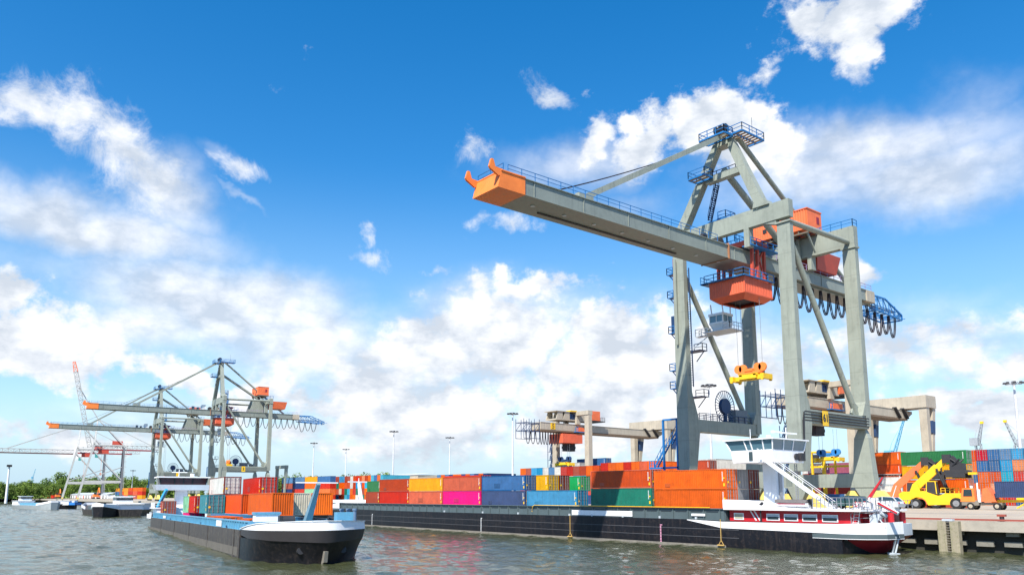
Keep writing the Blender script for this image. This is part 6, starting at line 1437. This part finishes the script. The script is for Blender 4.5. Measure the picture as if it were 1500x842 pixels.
def slim_crane(px, pyt, pyb, px2, dist, label, c, group='slim jib cranes on the horizon'):
    r0 = ray(px2, pyb); u = r0 / math.hypot(r0.x, r0.y); base = CO + u * dist
    top = CO + (ray(px, pyt) / (ray(px, pyt).dot(u) if False else 1)); rt = ray(px, pyt); hd = math.hypot(rt.x, rt.y); top = CO + rt * (dist / hd)
    r = thing('jib_crane', label, 'crane', (base.x, base.y, 4.2), 0, group)
    o = V((base.x, base.y, 4.2)); s = dist / 600 if dist < 1000 else .45
    foot = V((base.x, base.y, base.z)) - o; t = top - o
    MB().lattice((0, 0, 0), (0, 0, foot.z), 3 * s, 3 * s, 6, .26 * s).build('tower', c, r)
    MB().lattice(foot, t, 1.9 * s, 1.9 * s, 12, .2 * s, 1.0 * s, 1.0 * s).build('jib', c, r)
    d = (t - foot).normalized(); MB().box(t.x - .9 * s, t.x + .9 * s, t.y - .8 * s, t.y + .8 * s, t.z - .6 * s, t.z + .9 * s).build('jib_head', YELLOW if dist < 1000 else c, r)
    b = foot - V((d.x, d.y, 0)) * 9 * s * (1 if abs(d.x) > .02 else 1) + V((0, 0, 2 * s)); MB().box(b.x - 2.5 * s, b.x + 2.5 * s, b.y - 2 * s, b.y + 2 * s, b.z - 3 * s, b.z + 2 * s).beam(b, foot, 1.2 * s).build('cab', c, r)
    MB().beam(b, foot + V((0, 0, 9 * s)) - V((d.x, d.y, 0)) * 2 * s, .3 * s).beam(foot + V((0, 0, 9 * s)) - V((d.x, d.y, 0)) * 2 * s, t, .2 * s).build('stay', c, r)
BL = mat('far_crane_blue', (.12, .38, .55), .6); GR_ = mat('far_crane_grey', (.3, .33, .36), .6)
slim_crane(1324, 614, 668, 1309, 620, 'slim light blue jib crane with yellow head, left of the end gantry leg', BL)
slim_crane(1438, 619, 650, 1433, 760, 'small grey jib crane on the horizon above the stacked ends', GR_)
slim_crane(1472, 617, 652, 1490, 640, 'grey and yellow jib crane leaning left beside the right floodlight mast', GR_)
slim_crane(52, 687, 700, 48, 1150, 'tiny blue jib crane above the trees at far left', BL)

# far white sheds behind the lattice cranes and a small portal frame
def shed(px0, px1, pyt, Y, D, label, c=WHITE):
    a, b_ = ony(px0, pyt, Y), ony(px1, pyt, Y); h = a.z - 4.2
    r = thing('warehouse', label, 'building', ((a.x + b_.x) / 2, Y, 4.2), 0, 'low sheds on the quay'); w = (b_.x - a.x) / 2
    MB().box(-w, w, 0, D, 0, h).build('wall', c, r)
    MB().prism([(-w - .5, -.5, h), (w + .5, -.5, h), (w + .5, D / 2, h + 1.4), (-w - .5, D / 2, h + 1.4)], (0, 0, .2)).build('roof', PALEG, r)
    n = max(2, int(w / 5))
    for i in range(n): x = -w + (i + .5) * 2 * w / n; MB().box(x - 2, x + 2, -.06, -.01, 0, h * .7).build('door', (REDM, DARK, WIRE)[i % 3], r)
shed(100, 158, 724, 148, 12, 'long low white shed behind the lattice crane legs')
shed(560, 612, 697, 260, 25, 'far flat roofed shed behind the brick red barge containers', SANDC)
# excavator-like orange machines on the far quay
def excavator(px, Y, label):
    p = ony(px, 735, Y); r = thing('excavator', label, 'digger', (p.x, Y, 4.2), 0, 'orange diggers on the far quay')
    for s in (-1, 1): MB().box(-3, 3, s * 1.6 - .4, s * 1.6 + .4, 0, 1.1).build('track', DARK, r)
    b = MB().box(-3.2, 2.2, -1.7, 1.7, 1.3, 3.2).build('body', ORANGE, r); MB().box(.8, 2.4, -1.7, -.2, 3.21, 4.6).build('cab', GLASS, b)
    MB().beam((1.5, .5, 3), (5, .5, 7.5), .6, .9).beam((5, .5, 7.5), (8, .5, 4), .5, .7).build('boom', ORANGE, r); MB().box(7.2, 9, -.2, 1.2, 2.6, 4).build('bucket', DARK, r)
excavator(84, 126, 'orange digger behind the blue barge at far left'); excavator(140, 126, 'orange digger under the legs of the lattice cranes')

# ------------------------------------------------------------------ trees
LEAF = bpy.data.materials.new('foliage'); LEAF.use_nodes = True; t = LEAF.node_tree; b = t.nodes['Principled BSDF']
oi = N(t, 'ShaderNodeObjectInfo'); g_ = N(t, 'ShaderNodeNewGeometry')
c1 = ramp(t, g_.outputs['Random Per Island'], [(0.0, (.07, .13, .018)), (.5, (.13, .205, .028)), (1.0, (.21, .28, .045))])
c2 = mixc(t, ramp(t, oi.outputs['Random'], [(0, (0, 0, 0)), (1, (.65,) * 3)]), c1, (.05, .095, .02, 1))
t.links.new(c2, b.inputs['Base Color']); b.inputs['Roughness'].default_value = .6
b.inputs['Specular IOR Level'].default_value = .2
BARK = mat('bark', (.09, .07, .05), .9)
rnd = random.Random(11)
def crown_mesh(seed, H=15, Rr=6, n=1500):
    q = random.Random(seed); m = MB(); bl = [(q.uniform(-.55, .55) * Rr, q.uniform(-.55, .55) * Rr, H * q.uniform(.28, .9), Rr * q.uniform(.35, .62)) for _ in range(11)]
    for i in range(n):
        bx_, by_, bz_, br = q.choice(bl); d = V((q.gauss(0, 1), q.gauss(0, 1), q.gauss(0, 1))).normalized(); p = V((bx_, by_, bz_)) + d * br * q.uniform(.72, 1.05)
        if p.z < H * .1: continue
        nrm = (d + V((q.gauss(0, .5), q.gauss(0, .5), q.gauss(0, .5) + .3))).normalized(); u = nrm.cross(V((q.random(), q.random(), q.random() + .1))).normalized(); v = nrm.cross(u); s = q.uniform(.28, .62)
        m.add([p - u * s, p - v * s * .8, p + u * s, p + v * s * .8], [(0, 1, 2, 3)])
    return m.mesh('tree_crown', LEAF, False)
crowns = [crown_mesh(100 + i, rnd.uniform(13, 18), rnd.uniform(5, 7)) for i in range(6)]
tm = MB().tube((0, 0, 0), (0, 0, 9), .38, 8, .16)
for k in range(6): a_ = k * 1.05; tm.tube((0, 0, 3 + k * .8), (2.6 * math.cos(a_), 2.6 * math.sin(a_), 7 + k * .9), .16, 6, .05)
trunk = tm.mesh('tree_trunk', BARK)
def tree(x, y, s, i, label, group):
    r = thing('tree', label, 'tree', (x, y, 4.0), rnd.uniform(0, 6.28), group); r.scale = (s * rnd.uniform(.9, 1.2), s * rnd.uniform(.9, 1.2), s * rnd.uniform(.88, 1.15)); link('trunk', trunk, r); link('crown', crowns[i % 6], r)
i = 0
for rowi, (dist, lab, hs) in enumerate(((860, 'leafy tree in the front rank of the wood behind the lattice cranes', .85), (920, 'leafy tree in the second rank of the wood behind the lattice cranes', 1.12), (985, 'tall leafy tree in the back rank of the far wood', 1.4))):
    n = (44, 38, 34)[rowi]
    for k in range(n):
        px_ = -30 + (k + rnd.uniform(-.3, .3)) * 330 / n; r0 = ray(px_, 720); u = r0 / math.hypot(r0.x, r0.y); p = u * (dist + rnd.uniform(-25, 25))
        edge = .62 + .38 * min(1, max(0, (px_ + 20) / 120)) if rowi else 1
        tree(p.x, p.y, hs * edge * rnd.uniform(.85, 1.12), i, lab, 'wood left, rank %d' % (rowi + 1) if False else 'trees of the left wood, %s rank' % ORD[rowi]); i += 1
for k in range(26):
    px_ = 395 + k * 8.2; r0 = ray(px_, 720); u = r0 / math.hypot(r0.x, r0.y); p = u * (700 + rnd.uniform(-25, 25))
    tree(p.x, p.y, rnd.uniform(1.0, 1.35), i, 'distant leafy tree rising behind the coloured container stacks', 'distant trees behind the container stacks'); i += 1
# undergrowth closing the foot of the wood
ug = MB(); q = random.Random(3)
for k in range(9000):
    px_ = q.uniform(-40, 300); r0 = ray(px_, 720); u = r0 / math.hypot(r0.x, r0.y); p = u * q.uniform(835, 1010); p = V((p.x, p.y, 4 + abs(q.gauss(0, 2.4)))); s = q.uniform(.6, 1.3)
    d = V((q.gauss(0, 1), q.gauss(0, 1), abs(q.gauss(0, 1)))).normalized(); a_ = d.cross(V((q.random(), q.random(), .3))).normalized(); c_ = d.cross(a_); ug.add([p - a_ * s, p - c_ * s, p + a_ * s, p + c_ * s], [(0, 1, 2, 3)])
o = ug.build('undergrowth', LEAF, smooth=False); o['kind'] = 'stuff'; o['label'] = 'dense low bushes filling the foot of the far wood'
print('containers', ccount)

a = ony(406, 690, 150); b_ = ony(419, 690, 150)
pfm = thing('portal_frame', 'small grey portal frame right of the distant crane legs', 'frame', (a.x, 150, 4.2)); h = ony(412, 686, 150).z - 4.2; w = b_.x - a.x
for x in (0, w): MB().box(x - .6, x + .6, -.6, .6, 0, h).build('column', GREY, pfm)
MB().box(-.8, w + .8, -.7, .7, h + .001, h + 1.4).build('beam', GREY, pfm)
